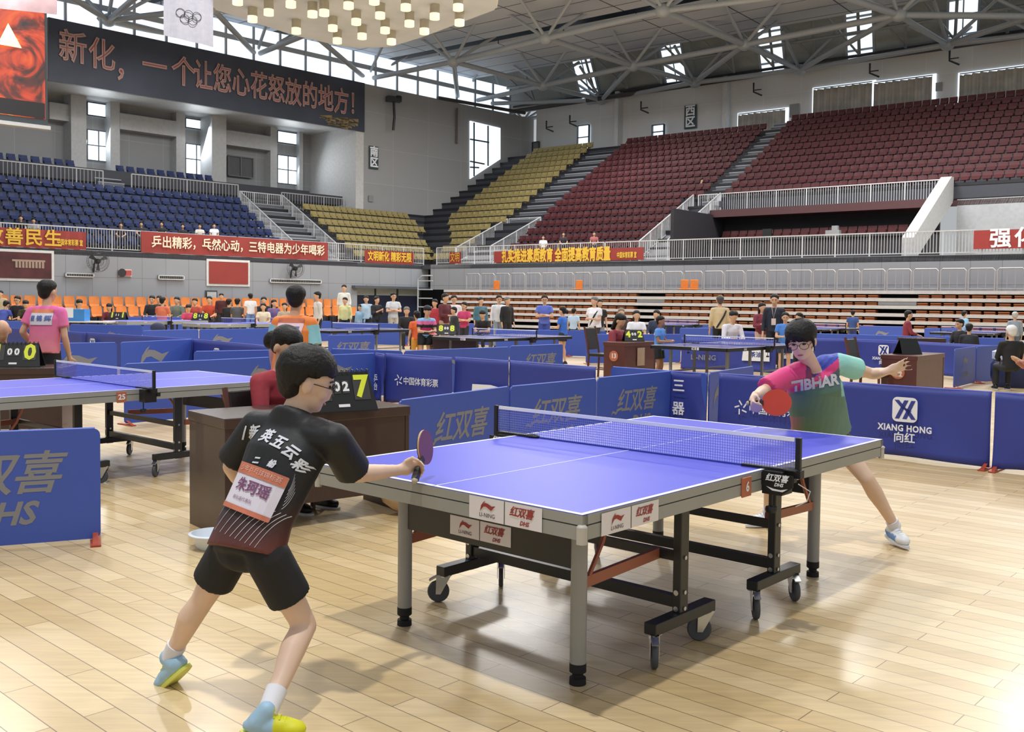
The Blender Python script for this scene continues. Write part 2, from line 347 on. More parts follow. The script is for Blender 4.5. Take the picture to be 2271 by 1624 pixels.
# piers, spandrels and dark niches of the recess
for (x0, x1, dv) in ((158, 192, 1.1), (245, 266, 0.8), (391, 411, 0.6), (470, 502, 1.6), (600, 615, 0.7), (664, 672, 0.5)):
    u0, _ = hit('L', x0, 330, 12.4 - dv); u1, _ = hit('L', x1, 330, 12.4 - dv)
    mb = MB(); fb(mb, 'L', (u1, 12.4 - dv, 8.5), (u0, 12.4, 13.26)); sobj('wall_pier', 'L', mb, mat('pier_light', 'b4b6b8', 0.6))
for (x0, y0, x1, y1) in ((266, 268, 391, 295), (502, 302, 600, 326), (110, 240, 158, 262)):
    u0, z1 = hit('L', x0, y0, 11.6); u1, z0 = hit('L', x1, y1 + 8, 11.6)
    mb = MB(); fb(mb, 'L', (u1, 11.6, z0), (u0, 12.4, z0 + 0.95)); sobj('trim_spandrel', 'L', mb, mat('spandrel', 'aeb0b2', 0.6))
window('L', 745, 379, 779, 441, 12.2, 1, 1, name='door', pane=mat('grey_door', '74767a', 0.5), frame=mat('door_frame_light', 'c4c6c8', 0.5))
window('L', 505, 345, 560, 395, 12.2, 2, 1, name='door', pane=mat('niche_dark', '56585c', 0.6), frame=mat('niche_frame', '6c6e72', 0.5))
r = root('window_corner'); setf(r, 'L'); r['kind'] = 'structure'
q = [hit('L', x, y, 7.12) for x, y in ((1043, 268), (1110, 284), (1110, 353), (1043, 397))]; m = MB(); m.prism([(u, -7.12, z) for u, z in q], (0, -.1, 0)); m.build('pane', GLASS, r); m = MB()  # glowing pane widened over the bright splayed reveal, which is no glass
for (a, b) in (((1051, 272), (1051, 391)), ((1082, 279), (1082, 368)), ((1043, 309), (1084, 316)), ((1043, 358), (1074, 364)), ((1043, 371), (1062, 372))):
    (u0, z0), (u1, z1) = hit('L', *a, 7.1), hit('L', *b, 7.1); m.beam((u0, -7.1, z0), (u1, -7.1, z1), .1, .1)
m.build('window_frame', FRAME, r)
window('R', 1283, 280, 1307, 330, 18.2, 1, 2, deep=0.15); window('R', 1449, 279, 1474, 307, 18.2, 1, 2, deep=0.2)
window('R', 1182, 316, 1196, 346, 18.2, name='door', pane=mat('grey_door', '74767a', 0.5))
# daylight entering by the recess windows and the tall corner window
def daylight(pos, to, w_, h_, e):
    l = bpy.data.lights.new('window_daylight', 'AREA'); l.shape = 'RECTANGLE'; l.size = w_; l.size_y = h_; l.energy = e; l.color = (.92, .97, 1)
    o = bpy.data.objects.new('window_daylight', l); o.location = pos; o.rotation_euler = (Vector(to) - Vector(pos)).to_track_quat('-Z', 'Y').to_euler(); COL.objects.link(o)
for x in (218, 436, 638):
    u, z = hit('L', x, 320, 12.0); daylight(LPt(u, 12.0, 11.2), LPt(u + .6, 8.5, 9.2), 1.3, 3.0, 150)
# clerestory glass above the left walls and the glazed slope above the right wall
def strip(fr, u0, u1, v, z0, z1, n, name, m=GLASS):
    r = root(name); setf(r, fr); r['kind'] = 'structure'; s = -1 if fr == 'L' else 1
    MB().b2((u0, s * v, z0), (u1, s * (v + 0.03), z1)).build('pane', m, r)
    mb = MB()
    for i in range(n + 1):
        u = u0 + (u1 - u0) * i / n; mb.b2((u - 0.07, s * (v - 0.1), z0), (u + 0.07, s * v, z1))
    mb.b2((u0, s * (v - 0.08), (z0 + z1) / 2 + 0.0), (u1, s * v, (z0 + z1) / 2 + 0.3)); mb.build('window_frame', STEEL, r)
strip('L', -15, 34, 7.5, 16.2, 18.3, 26, 'window_clerestory')
SL = mat('roof_slope_panels', '9aa0a0', 0.7)
r = root('ceiling_slope'); setf(r, 'R'); r['kind'] = 'structure'
us = [-2, 5.4, 12.6, 18.4, 24.4, 31.5, 38]
def sl(u, t): return (u + (t) * 1.6, 18.9 - 6.2 * t, 16.9 + 6.6 * t)
mb = MB(); cur = -16
for u in us:
    mb.quad(sl(cur, 0), sl(u, 0), sl(u, 1), sl(cur, 1)); cur = u + 1.7
mb.build('slope_panel', SL, r)
mb = MB(); mf = MB()
for u in us:
    mb.quad(sl(u, 0), sl(u + 1.7, 0), sl(u + 1.7, 1), sl(u, 1))
    for i in range(9):
        mf.beam(sl(u, i / 8), sl(u + 1.7, i / 8), 0.12, 0.12)
    mf.beam(sl(u, 0), sl(u, 1), 0.15, 0.15); mf.beam(sl(u + 1.7, 0), sl(u + 1.7, 1), 0.15, 0.15); mf.beam(sl(u + 0.85, 0), sl(u + 0.85, 1), 0.08, 0.08)
mb.build('skylight_pane', GLASS, r); mf.build('skylight_frame', STEEL, r)
# dark gutter pipe along the head of the right wall
mb = MB(); mb.path([(-8, 17.4, 16.75), (36, 17.4, 17.0)], 0.16); mb.path([(-8, 17.9, 17.2), (36, 17.9, 17.4)], 0.1); sobj('trim_gutter', 'R', mb, mat('gutter_dark', '4b4442', 0.6), smooth=True)
mb = MB(); mb.path([(-7, -6.9, 16.2), (-16, -6.8, 16.4)], 0.13); sobj('trim_gutter_left', 'L', mb, mat('gutter_dark', '4b4442', 0.6))
# flat ceiling of pale panels in bands with open slots between them
mb = MB()
for (v0, v1) in ((12.8, 6.0), (4.6, -3.2), (-4.6, -12.0), (-13.6, -21)):
    mb.b2((-16, v1, 18.5), (44, v0, 18.7))
sobj('ceiling', 'R', mb, CEIL)
mb = MB(); mb.b2((-44, -30, 21.5), (50, 24, 21.7)); sobj('ceiling_deck', 'R', mb, mat('roof_deck', '5b6166', 0.8))
# ------------------------------------------------------------------ roof trusses
def NZ(x, y, z=16.6): return P(x, y, z)
nodes = dict(a=(240, 45), b=(568, 122), c=(813, 176), d=(1017, 232), e=(1161, 268), f=(1006, 137), g=(1211, 85), h=(1204, 190), i=(1404, 146), j=(1334, 222),
             k=(1541, 183), l=(1651, 99), m=(1774, 155), n=(1992, 33), o=(2101, 99), p=(1471, 24), q=(2290, 36), r=(1830, -20), s=(330, -30), t=(470, 18), u=(690, 72), v=(2300, 75), w=(-60, 15), x=(120, -30))
NP = {k: NZ(*p) for k, p in nodes.items()}
mb = MB()
for a, b, rr in [('w', 'a', .26), ('a', 'b', .26), ('b', 'c', .26), ('c', 'd', .24), ('d', 'e', .22), ('a', 's', .2), ('a', 't', .2), ('t', 'b', .2), ('b', 'u', .2), ('u', 'c', .2), ('c', 'f', .2), ('d', 'f', .2), ('d', 'h', .2),
                 ('f', 'g', .22), ('f', 'h', .2), ('g', 'i', .22), ('h', 'i', .22), ('h', 'j', .2), ('d', 'j', .2), ('e', 'j', .2), ('i', 'j', .2), ('g', 'p', .22), ('p', 'l', .24), ('i', 'l', .22), ('i', 'k', .2), ('j', 'k', .2),
                 ('k', 'l', .2), ('l', 'm', .2), ('k', 'm', .2), ('l', 'n', .22), ('m', 'n', .2), ('m', 'o', .2), ('n', 'o', .2), ('r', 'n', .22), ('n', 'q', .22), ('o', 'q', .2), ('o', 'v', .2), ('a', 'x', .2), ('t', 'u', .15), ('p', 'r', .2)]:
    mb.path([NP[a], NP[b]], rr * 0.78, n=10)
for k, p in NP.items():
    mb.ell(p, (.42, .42, .36))
    for (dx, dy) in ((2.6, 1.2), (-2.4, 1.6), (1.6, -2.8), (-1.8, -2.2)):
        q = p + Vector((dx, dy, 1.95 if k not in 'bcdekmo' else 1.9)); mb.path([p, q], 0.1, n=8)
o = mb.build('ceiling_truss', STEEL, smooth='auto'); struct(o)
mb = MB()
for k in range(-3, 12):
    u = k * 3.4
    for vv in (5.3, -3.9, -12.8):
        mb.beam((u, vv - 0.6, 18.9), (u + 1.7, vv + 0.6, 20.4), 0.12, 0.12); mb.beam((u + 1.7, vv + 0.6, 20.4), (u + 3.4, vv - 0.6, 18.9), 0.12, 0.12)
for k in range(-4, 14):
    u = k * 2.8
    mb.path([(u, 17.5, 17.3), (u + 1.2, 13.2, 21.0)], 0.09, n=6); mb.path([(u, 17.5, 17.3), (u - 1.6, 13.6, 20.0)], 0.07, n=6); mb.path([(u, 12.9, 18.7), (u + 1.4, 16.2, 19.6)], 0.07, n=6)
for z, v in ((18.2, 15.8), (19.6, 14.6)): mb.path([(-14, v, z), (38, v, z)], 0.1, n=6)
o = sobj('ceiling_bracing', 'R', mb, mat('bracing_steel', '8f9496', 0.5))
# hanging light canopy in cream with short cylinder lamps
zc = 13.0
can = [P(455, -30, zc), P(478, 22, zc), P(650, 78, zc), P(762, 104, zc), P(800, 107, zc), P(866, 104, zc), P(938, 82, zc), P(1097, 22, zc), P(1110, -60, zc), P(760, -130, zc), P(500, -90, zc)]
CAN = mat('canopy_cream', 'c6d0e4', 0.5, noise=0.12, nscale=0.35, bump=0.6, bscale=0.6)
cr0 = root('light_canopy', can[4]); tag(cr0, 'large cream hanging ceiling canopy dotted with short cylinder lamps', 'ceiling light')
mb = MB(); mb.prism([p - can[4] for p in can], (0, 0, 0.25)); mb.build('canopy_panel', CAN, cr0)
mb = MB()
for a, b in zip(can, can[1:] + can[:1]): mb.beam(a - can[4] + Vector((0, 0, .35)), b - can[4] + Vector((0, 0, .35)), 0.2, 0.5)
mb.build('rim', mat('canopy_rim', 'dcdcda', 0.5), cr0)
LAMP = mat('lamp_glow', 'fff4d8', 0.4, emit=0.85, noise=0); LB = mat('lamp_body', 'b9b3a2', 0.5)
for (x, y) in ((560, 42), (596, 27), (645, 9), (693, 31), (719, 28), (657, 68), (738, 62), (748, 90), (773, 12), (790, 48), (803, 80), (843, 34), (854, 67), (868, 92), (900, 16), (908, 52), (964, 36), (1016, 16), (1019, 50), (941, 69), (830, 2), (700, -12), (527, 3)):
    c = P(x, y, zc - 0.45) - can[4]
    l = MB().lathe([(0.19, 0.45), (0.19, 0.1)], c, 14).build('lamp_body', LB, cr0, smooth='auto'); 
    MB().lathe([(0.195, 0.1), (0.195, -0.12)], c, 14).build('lamp_glow', LAMP, l, smooth='auto')
# ------------------------------------------------------------------ table-tennis tables
BLUE_T = mat('table_blue', '5256d2', 0.42, noise=0.02, nscale=2, spec=.35); BLUE_D = mat('table_blue_dark', '3c4596', 0.28, noise=0.02, coat=0.3)
LINE = mat('table_line_white', 'f2f4f8', 0.5); AP = mat('apron_grey', '9b9d99', 0.4, noise=0.04, nscale=3); APD = mat('apron_groove', '4a4a48', 0.6)
BLK = mat('black_steel', '27292a', 0.35, noise=0.05); BLKM = mat('black_plastic', '141518', 0.45); RUB = mat('rubber_black', '17171a', 0.7)
CHR = mat('chrome', 'c3c6c8', 0.22, 0.9); LEGG = mat('leg_grey', '9a9b99', 0.4, noise=0.05); ORG = mat('linkage_orange', 'a8644c', 0.45); TYRE = mat('wheel_grey', '4d5056', 0.6)
STK = mat('sticker_white', 'e6e2e6', 0.5, noise=0); REDP = mat('print_red', '9c3a34', 0.6, noise=0); BLP = mat('print_black', '2b2b30', 0.6, noise=0); WHP = mat('print_white', 'eceef6', 0.6, noise=0); GOLDP = mat('print_grey', '85858a', 0.55, noise=0)
NETM = mat('net_cord', '7c86d8', 0.7, noise=0); NETB = mat('net_cord_dark', '2c3c98', 0.7, noise=0); NETW = mat('net_band_white', 'eef0f6', 0.6, noise=0); TAGO = mat('number_tag_orange', 'b86a4c', 0.5); PLW = mat('plastic_white', 'dcdde0', 0.35)

def swoosh(w=1.0):
    """wing-shaped sports mark, width 1"""
    def arc(pts): return [(x * w, y * w) for x, y in pts]
    a = arc([(-.5, -.27), (-.36, .0), (-.2, .17), (0.0, .15), (.25, .05), (.5, .1), (.36, -.02), (.22, -.16), (.05, -.08), (-.12, .0), (-.28, -.02), (-.4, -.14)])
    b = arc([(-.5, -.27), (-.42, .03), (-.27, .2), (-.16, .27), (-.27, .1), (-.38, -.08)])
    mb = MB(); mb.add([(x, y, 0) for x, y in a], [tuple(range(len(a)))]); mb.add([(x, y, 0.0005) for x, y in b], [tuple(range(len(b)))])
    me = mb.me('swoosh'); bm = bmesh.new(); bm.from_mesh(me); bmesh.ops.triangulate(bm, faces=bm.faces); bm.to_mesh(me); bm.free(); return me
SW = swoosh()
def scaled(me, k, sx=1.0): m = me.copy(); m.transform(Matrix.Diagonal((k * sx, k, 1, 1))); return m
def sticker(parent, org, xd, yd, wd, ht, red=True):
    """white strip with a wing mark and the red double-happiness lettering"""
    org = Vector(org); xd = Vector(xd); yd = Vector(yd); c = REDP
    mb = MB(); mb.add([(-wd / 2, -ht / 2, 0), (wd / 2, -ht / 2, 0), (wd / 2, ht / 2, 0), (-wd / 2, ht / 2, 0)], [(0, 1, 2, 3)]); s = place('sticker', mb.me(), STK, parent, org, xd, yd, 0.002)
    s['label'] = 'white advertising strip with red marks'
    place('lettering', scaled(SW, wd * .22), REDP, s, org + xd * (-wd * .23) + yd * ht * .12, xd, yd, 0.004)
    place('lettering', textmesh('LI-NING', ht * .26, 0.0), BLP, s, org + xd * (-wd * .24) - yd * ht * .27, xd, yd, 0.004)
    place('lettering', textmesh('红双喜', ht * .46, ht * .012, 0.3, 0.9), REDP, s, org + xd * (wd * .23) + yd * ht * .12, xd, yd, 0.004)
    place('lettering', textmesh('DHS', ht * .26, ht * .01, 0.3), REDP, s, org + xd * (wd * .27) - yd * ht * .3, xd, yd, 0.004)
    mb = MB(); mb.add([(-.002, -ht / 2, 0), (.002, -ht / 2, 0), (.002, ht / 2, 0), (-.002, ht / 2, 0)], [(0, 1, 2, 3)]); place('divider', mb.me(), APD, s, org, xd, yd, 0.003)

def caster(parent, c, ang, big=0.055):
    r = MB(); c = Vector(c); d = Vector((math.cos(ang), math.sin(ang), 0)); s = Vector((-d.y, d.x, 0))
    hub = c + d * 0.03
    r.beam(c + Vector((0, 0, 2 * big + .045)), c + Vector((0, 0, 2 * big + .02)), .05, .05); r.tube(c + Vector((0, 0, 2 * big)), c + Vector((0, 0, 2 * big + .06)), .012)
    for k in (-1, 1):
        r.prism([c + s * k * .017 + Vector((0, 0, 2 * big + .03)) - d * .035, c + s * k * .017 + Vector((0, 0, 2 * big + .03)) + d * .04, hub + s * k * .017 + Vector((0, 0, big - .012)) + d * .012, hub + s * k * .017 + Vector((0, 0, big - .012)) - d * .012], s * k * .003)
    r.beam(c + Vector((0, 0, 2 * big + .02)) + d * .04, c + Vector((0, 0, 2 * big)) + d * .075, .03, .008)
    f = r.build('caster', CHR, parent, fixn=True)
    wv = MB(); q = Vector((hub.x, hub.y, big))
    R = Matrix((d, Vector((0, 0, 1)), s)).transposed()
    prof = [(big * .35, -.011), (big * .92, -.012), (big, -.006), (big, .006), (big * .92, .012), (big * .35, .011)]
    vs = []; n = 20
    for (rr, h) in prof:
        for k in range(n): vs.append(q + R @ Vector((rr * math.cos(2 * PI * k / n), rr * math.sin(2 * PI * k / n), h)))
    fs = [(i * n + k, i * n + (k + 1) % n, (i + 1) * n + (k + 1) % n, (i + 1) * n + k) for i in range(5) for k in range(n)] + [tuple(range(n)), tuple(range(5 * n, 6 * n))]
    wv.add(vs, fs); wv.build('wheel', TYRE, f, smooth='auto')

def netset(t, mb_detail=True, col=NETM):
    L = 2.74; W = 1.525; c = L / 2; o = .1525
    n = root('net_assembly'); n.parent = t
    g = MB(); st = 0.0128 if mb_detail else 0.05; tk = 0.0024 if mb_detail else 0.006
    w = -o + .01
    while w < W + o: g.box((c, w, .84), (.0016, tk, .15)); w += st
    z = .768
    while z < .905: g.box((c, W / 2, z), (.0016, W + 2 * o, tk)); z += st
    g.build('net_mesh', col, n, fixn=False)
    MB().box((c, W / 2, .906), (.006, W + 2 * o - .04, .018)).build('net_band', NETW, n)
    MB().box((c, W / 2, .762), (.006, W + 2 * o - .04, .008)).build('net_cord', NETB, n)
    for sgn, wy in ((-1, -o), (1, W + o)):
        p = MB(); p.b2((c - .011, wy - .012, .745), (c + .011, wy + .012, .9165)); pp = p.build('net_post', BLKM, n, bevel=.003)
        p = MB(); iy = 0 if sgn < 0 else W
        p.b2((c - .02, wy - .02 * 1, .735), (c + .02, iy - sgn * .12, .772) if sgn < 0 else (c + .02, iy - .12, .772)); p.ell((c, iy - sgn * -.12 if sgn < 0 else iy - .12, .767), (.03, .05, .012))
        p.b2((c - .05, wy + (.05 if sgn < 0 else -.05), .655), (c + .05, iy - sgn * .01 if sgn > 0 else iy - .004, .76) if sgn < 0 else (c + .05, iy + .004, .76))
        p.tube((c - .035, iy + sgn * .045, .655), (c - .035, iy + sgn * .045, .60), .005); p.lathe([(.0, .598), (.025, .598), (.028, .585), (.025, .572), (0, .572)], (c - .035, iy + sgn * .045, 0), 16)
        p.b2((c + .05, iy + sgn * .02, .70), (c + .08, iy + sgn * .11, .735)); q = p.build('net_clamp', BLKM, n, bevel=.002)
        if mb_detail:
            xd = Vector((0, -sgn, 0)) if sgn > 0 else Vector((1, 0, 0))
    return n

def grey_table(name, org, yaw, label, full=True, stickers=True, number=None, top=None, skip_side=False):
    """competition table with wheeled folding undercarriage; x along the length, y across, from its near corner"""
    L = 2.74; W = 1.525; top = top or BLUE_T
    t = root(name, (org[0], org[1], 0), yaw); tag(t, label, 'table tennis table')
    for i, (a, b) in enumerate(((0, L / 2 - .003), (L / 2 + .003, L))):
        m = MB(); m.cur = 0; m.b2((a, 0, .735), (b, W, .7598)); m.cur = 1; z0, z1 = .7595, .7608
        m.b2((a, 0, z0), (b, .02, z1)); m.b2((a, W - .02, z0), (b, W, z1)); m.b2((a, W / 2 - .0025, z0), (b, W / 2 + .0025, z1))
        e = a if i == 0 else b - .02; m.b2((e, .02, z0), (e + .02, W - .02, z1))
        h = m.build('tabletop', [top, LINE], t)
        m = MB(); m.cur = 0
        # apron: upper rim, groove, deeper lower rail
        for (zz0, zz1, ins) in ((.722, .757, -.002), (.667, .717, -.002)):
            m.b2((a, ins, zz0), (b, .03, zz1)); m.b2((a, W - .03, zz0), (b, W - ins, zz1))
            e0 = (ins if i == 0 else b - .03); e1 = (.03 if i == 0 else b - ins); m.b2((e0, ins, zz0), (e1, W - ins, zz1))
        m.cur = 1; m.b2((a + .003, .003, .715), (b - .003, .028, .724)); m.b2((a + .003, W - .028, .715), (b - .003, W - .003, .724))
        e0 = (.003 if i == 0 else b - .028); e1 = (.028 if i == 0 else b - .003); m.b2((e0, .003, .715), (e1, W - .003, .724))
        ap = m.build('apron', [AP, APD], t)
        for wy in (0.004, W - .004):
            e = .004 if i == 0 else L - .004
            MB().tube((e, wy, .655), (e, wy, .715), .016 if i or wy > 1 else .02, n=16).ell((e, wy, .715), (.02, .02, .01)).build('corner_guard', mat('guard_grey', 'bdb9b2', .4), t, smooth='auto')
        for wy in (.25, 1.27):
            lx = .31 if i == 0 else 2.43
            g = MB().tube((lx, wy, .075), (lx, wy, .66), .033, n=20).build('leg', LEGG, t, smooth='auto')
            MB().lathe([(.034, .085), (.034, .05), (.022, .042), (.022, .03), (.033, .026), (.034, .0)], (lx, wy, 0), 18).build('leg_foot', RUB, g, smooth='auto')
            m = MB(); s = 1 if i == 0 else -1
            m.beam((lx + s * .03, wy, .40), (L / 2 - s * .5, wy, .42), .02, .045)
            m.path([(lx + s * .05, wy, .40), (lx + s * .15, wy, .54), (lx + s * .2, wy, .655)], .011, n=6); m.build('linkage', ORG, t)
        lx = .31 if i == 0 else 2.43
        m = MB(); m.b2((lx - .012, .28, .455), (lx + .012, 1.24, .6) if i == 0 else (lx + .012, 1.24, .57)); m.b2((lx - .02, .1, .50), (lx + .02, .18, .55)) if 0 else None
        cb = m.build('crossbar', BLK, t, bevel=.003)
        if i == 0 and stickers: sticker(cb, (lx - .012, .78, .525), (0, -1, 0), (0, 0, 1), .36, .085)
    for (cx, b0, b1, ux) in ((.9, .68, 1.1, .88), (1.76, 1.55, 1.95, 1.74)):
        for wy in (.14, W - .14):
            m = MB(); m.b2((ux - .032, wy - .02, .13), (ux + .032, wy + .02, .655)); up = m.build('upright', BLK, t, bevel=.004)
            m = MB()
            for zz in (.2, .27): m.tube((ux - .033, wy - .0, zz), (ux - .036, wy, zz), .012)
            for zz in (.2, .27, .42): m.tube((ux, wy - .021, zz), (ux, wy - .026, zz), .009)
            m.build('bolt', CHR, up)
            m = MB(); m.b2((b0 - .03, wy - .03, .135), (b1 + .03, wy + .03, .185)); fr = m.build('base_rail', BLK, t, bevel=.004)
            for bx, an in ((b0, -2.45 if wy < 1 else 2.3), (b1, (2.3 if ux < 1 else -2.3) if wy < 1 else -2.4)): caster(t, (bx, wy, 0), an)
        m = MB(); m.b2((ux - .02, .16, .20), (ux + .02, W - .16, .25)); m.b2((ux - .015, .16, .40), (ux + .015, W - .16, .44)); m.build('cross_brace', BLK, t)
    netset(t, full)
    if stickers:
        sticker(t, (-.004, .365, .712), (0, -1, 0), (0, 0, 1), .37, .088); sticker(t, (.29, -.004, .708), (1, 0, 0), (0, 0, 1), .37, .083)
        # clamp lettering
        for y0, y1 in ((-.155, .0), (W - .0, W + .155)):
            pts = [(1.315, y0, .752), (1.315, y1, .752), (1.315, y1, .70)] + [(1.315, y1 + (y0 - y1) * k / 8, .70 - .045 * math.sin(PI * k / 8)) for k in range(1, 8)] + [(1.315, y0, .70)]
            pl_ = MB().prism(pts, (.004, 0, 0)).build('net_clamp_plate', BLKM, t); ym = (y0 + y1) / 2; xx = Vector((0, -1, 0))
            place('lettering', textmesh('红双喜', .036, .001, .3), WHP, pl_, (1.315, ym, .731), xx, (0, 0, 1), .002); place('lettering', textmesh('DHS', .022, .0008, .3), WHP, pl_, (1.315, ym - .01, .703), xx, (0, 0, 1), .002)
            m = MB(); m.quad((1.314, ym + .05, .692), (1.314, ym + .02, .675), (1.314, ym - .03, .674), (1.314, ym - .055, .69), (1.314, ym - .02, .682), (1.314, ym + .015, .684)); m.build('crescent_mark', WHP, pl_)
    if number:
        m = MB(); m.b2((1.13, -.012, .66), (1.21, -.002, .748)); q = m.build('number_tag', TAGO, t, bevel=.004); place('lettering', textmesh(number, .06, .002), WHP, q, (1.17, -.012, .704), (1, 0, 0), (0, 0, 1), .002)
    return t

E1 = Vector((math.cos(.8388), math.sin(.8388), 0)); E2 = Vector((E1.y, -E1.x, 0))   # along / across the courts
T1 = grey_table('ping_pong_table', (.2635, 3.422), .8388, 'near blue ping-pong table with grey apron, two players rallying over it', number='6')
m = MB(); m.path([(1.42, -.13, .70), (1.46, -.17, .665), (1.45, -.16, .62), (1.40, -.13, .60)], .0025, n=6); m.build('net_string', PLW, T1)
T2 = grey_table('ping_pong_table', (-3.896, 6.973), .8388, 'blue ping-pong table number 25 with grey apron behind the low barrier, nobody playing on it', stickers=False, number='25')
m = MB(); m.ell((-0, 0, 0), (.1, .1, .1)); 

def simple_table(px, py, yaw, label, style='black', net=True):
    """table seen far away; px,py = pixel of the head of its near net post"""
    n = P(px, py, .9125); a = Vector((math.cos(yaw), math.sin(yaw), 0)); b = Vector((-a.y, a.x, 0)); o = n + b * .1525 - a * 1.37
    t = root('ping_pong_table', (o.x, o.y, 0), yaw); tag(t, label, 'table tennis table', )
    L = 2.74; W = 1.525; grey = style == 'grey'
    m = MB(); m.b2((0, 0, .735), (L, W, .7598)); m.cur = 1; z0, z1 = .7595, .762
    m.b2((0, 0, z0), (L, .02, z1)); m.b2((0, W - .02, z0), (L, W, z1)); m.b2((0, W / 2 - .003, z0), (L, W / 2 + .003, z1)); m.b2((0, 0, z0), (.02, W, z1)); m.b2((L - .02, 0, z0), (L, W, z1))
    m.build('tabletop', [BLUE_T if grey else BLUE_D, LINE], t)
    m = MB(); d = .66 if grey else .70
    m.b2((-.002, -.002, d), (L + .002, .02, .758)); m.b2((-.002, W - .02, d), (L + .002, W + .002, .758)); m.b2((-.002, 0, d), (.02, W, .758)); m.b2((L - .02, 0, d), (L + .002, W, .758)); m.build('apron', AP if grey else BLKM, t)
    for lx in (.35, 1.15, 1.6, 2.39):
        for wy in (.2, W - .2): MB().b2((lx - .02, wy - .02, 0), (lx + .02, wy + .02, d)).build('leg', BLK if grey else mat('leg_steel', '84868a', 0.4), t)
    m = MB()
    for wy in (.2, W - .2): m.b2((.35, wy - .012, .28), (1.15, wy + .012, .31)); m.b2((1.6, wy - .012, .28), (2.39, wy + .012, .31))
    m.build('stretcher', mat('leg_steel', '84868a', 0.4), t)
    place('lettering', textmesh('红双喜', .05, .001), WHP, t, (-.003, W * .4, .728), (0, -1, 0), (0, 0, 1)); place('lettering', textmesh('DHS', .05, .001), WHP, t, (.6, -.003, .728), (1, 0, 0), (0, 0, 1))
    if net: netset(t, False)
    return t
YW = .8388
simple_table(1190, 733, YW, 'dark blue table with black edge, boy in striped shirt at its end')
simple_table(1718, 750, YW, 'dark blue table with black edge left of the girl in pink and green shirt')
simple_table(840, 719, YW, 'dark blue table behind the player in the orange shirt')
simple_table(380, 702, YW, 'white-edged table near the woman in dark red with a small scoreboard', 'grey')
simple_table(566, 707, YW, 'white-edged table behind the scorer leaning in a pink shirt', 'grey')
simple_table(1876, 719, YW, 'dark blue table far behind the girl, below the folded bleachers')
simple_table(2235, 727, YW, 'dark blue table at the far edge of the hall beside the grey haired man')
simple_table(1550, 711, YW, 'dark blue table far back behind the boy with the blue and white shirt')

# ------------------------------------------------------------------ court barriers
BARB = mat('barrier_blue', '3e58b4', 0.45, noise=0.03, nscale=1.5); CLOTH = mat('barrier_cloth', '333f94', 0.5, noise=0.05, nscale=2, bump=0.25, bscale=3); EDGE = mat('barrier_edge', '5f7ade', 0.5); FOOTO = mat('barrier_foot', 'a8452f', 0.5)
def star_mark():
    mb = MB()
    for k in range(5):
        a = math.radians(90 + 72 * k + 10); c = Vector((math.cos(a), math.sin(a), 0)) * .62; d = Vector((math.cos(a + .45), math.sin(a + .45), 0)); mb.box(c, (.72, .19, .0), R=Matrix((d, Vector((-d.y, d.x, 0)), Vector((0, 0, 1)))).transposed())
    me = mb.me(); bm = bmesh.new(); bm.from_mesh(me); bmesh.ops.delete(bm, geom=[f for f in bm.faces if f.calc_area() < 1e-6 or f.normal.z < 0.5], context='FACES_ONLY'); bm.to_mesh(me); bm.free(); return me
STAR = star_mark()
def xh_logo(parent, o, xd, yd, s):
    pts = []; r = .2
    for cx, cy, a0 in ((.5 - r, .5 - r, 0), (-.5 + r, .5 - r, 90), (-.5 + r, -.5 + r, 180), (.5 - r, -.5 + r, 270)):
        for k in range(6): a = math.radians(a0 + 18 * k); pts.append(((cx + r * math.cos(a)) * s, (cy + r * math.sin(a)) * s, 0))
    mb = MB(); mb.add(pts, [tuple(range(len(pts)))]); b = place('logo_plate', mb.me(), WHP, parent, o, xd, yd, .004)
    mb = MB()
    def st(p, q, w): 
        p = Vector((*p, 0)) * s; q = Vector((*q, 0)) * s; mb.add([p + Vector((-w * s, 0, 0)), p + Vector((w * s, 0, 0)), q + Vector((w * s, 0, 0)), q + Vector((-w * s, 0, 0))], [(0, 1, 2, 3)])
    st((-.3, -.38), (.06, .38), .085); st((.0, -.38), (.34, .38), .085); st((-.33, .38), (.0, .02), .09); st((.08, .02), (.36, -.38), .09); st((-.02, .05), (.2, -.05), .1)
    place('logo_letter', mb.me(), CLOTH, b, o, xd, yd, .007)
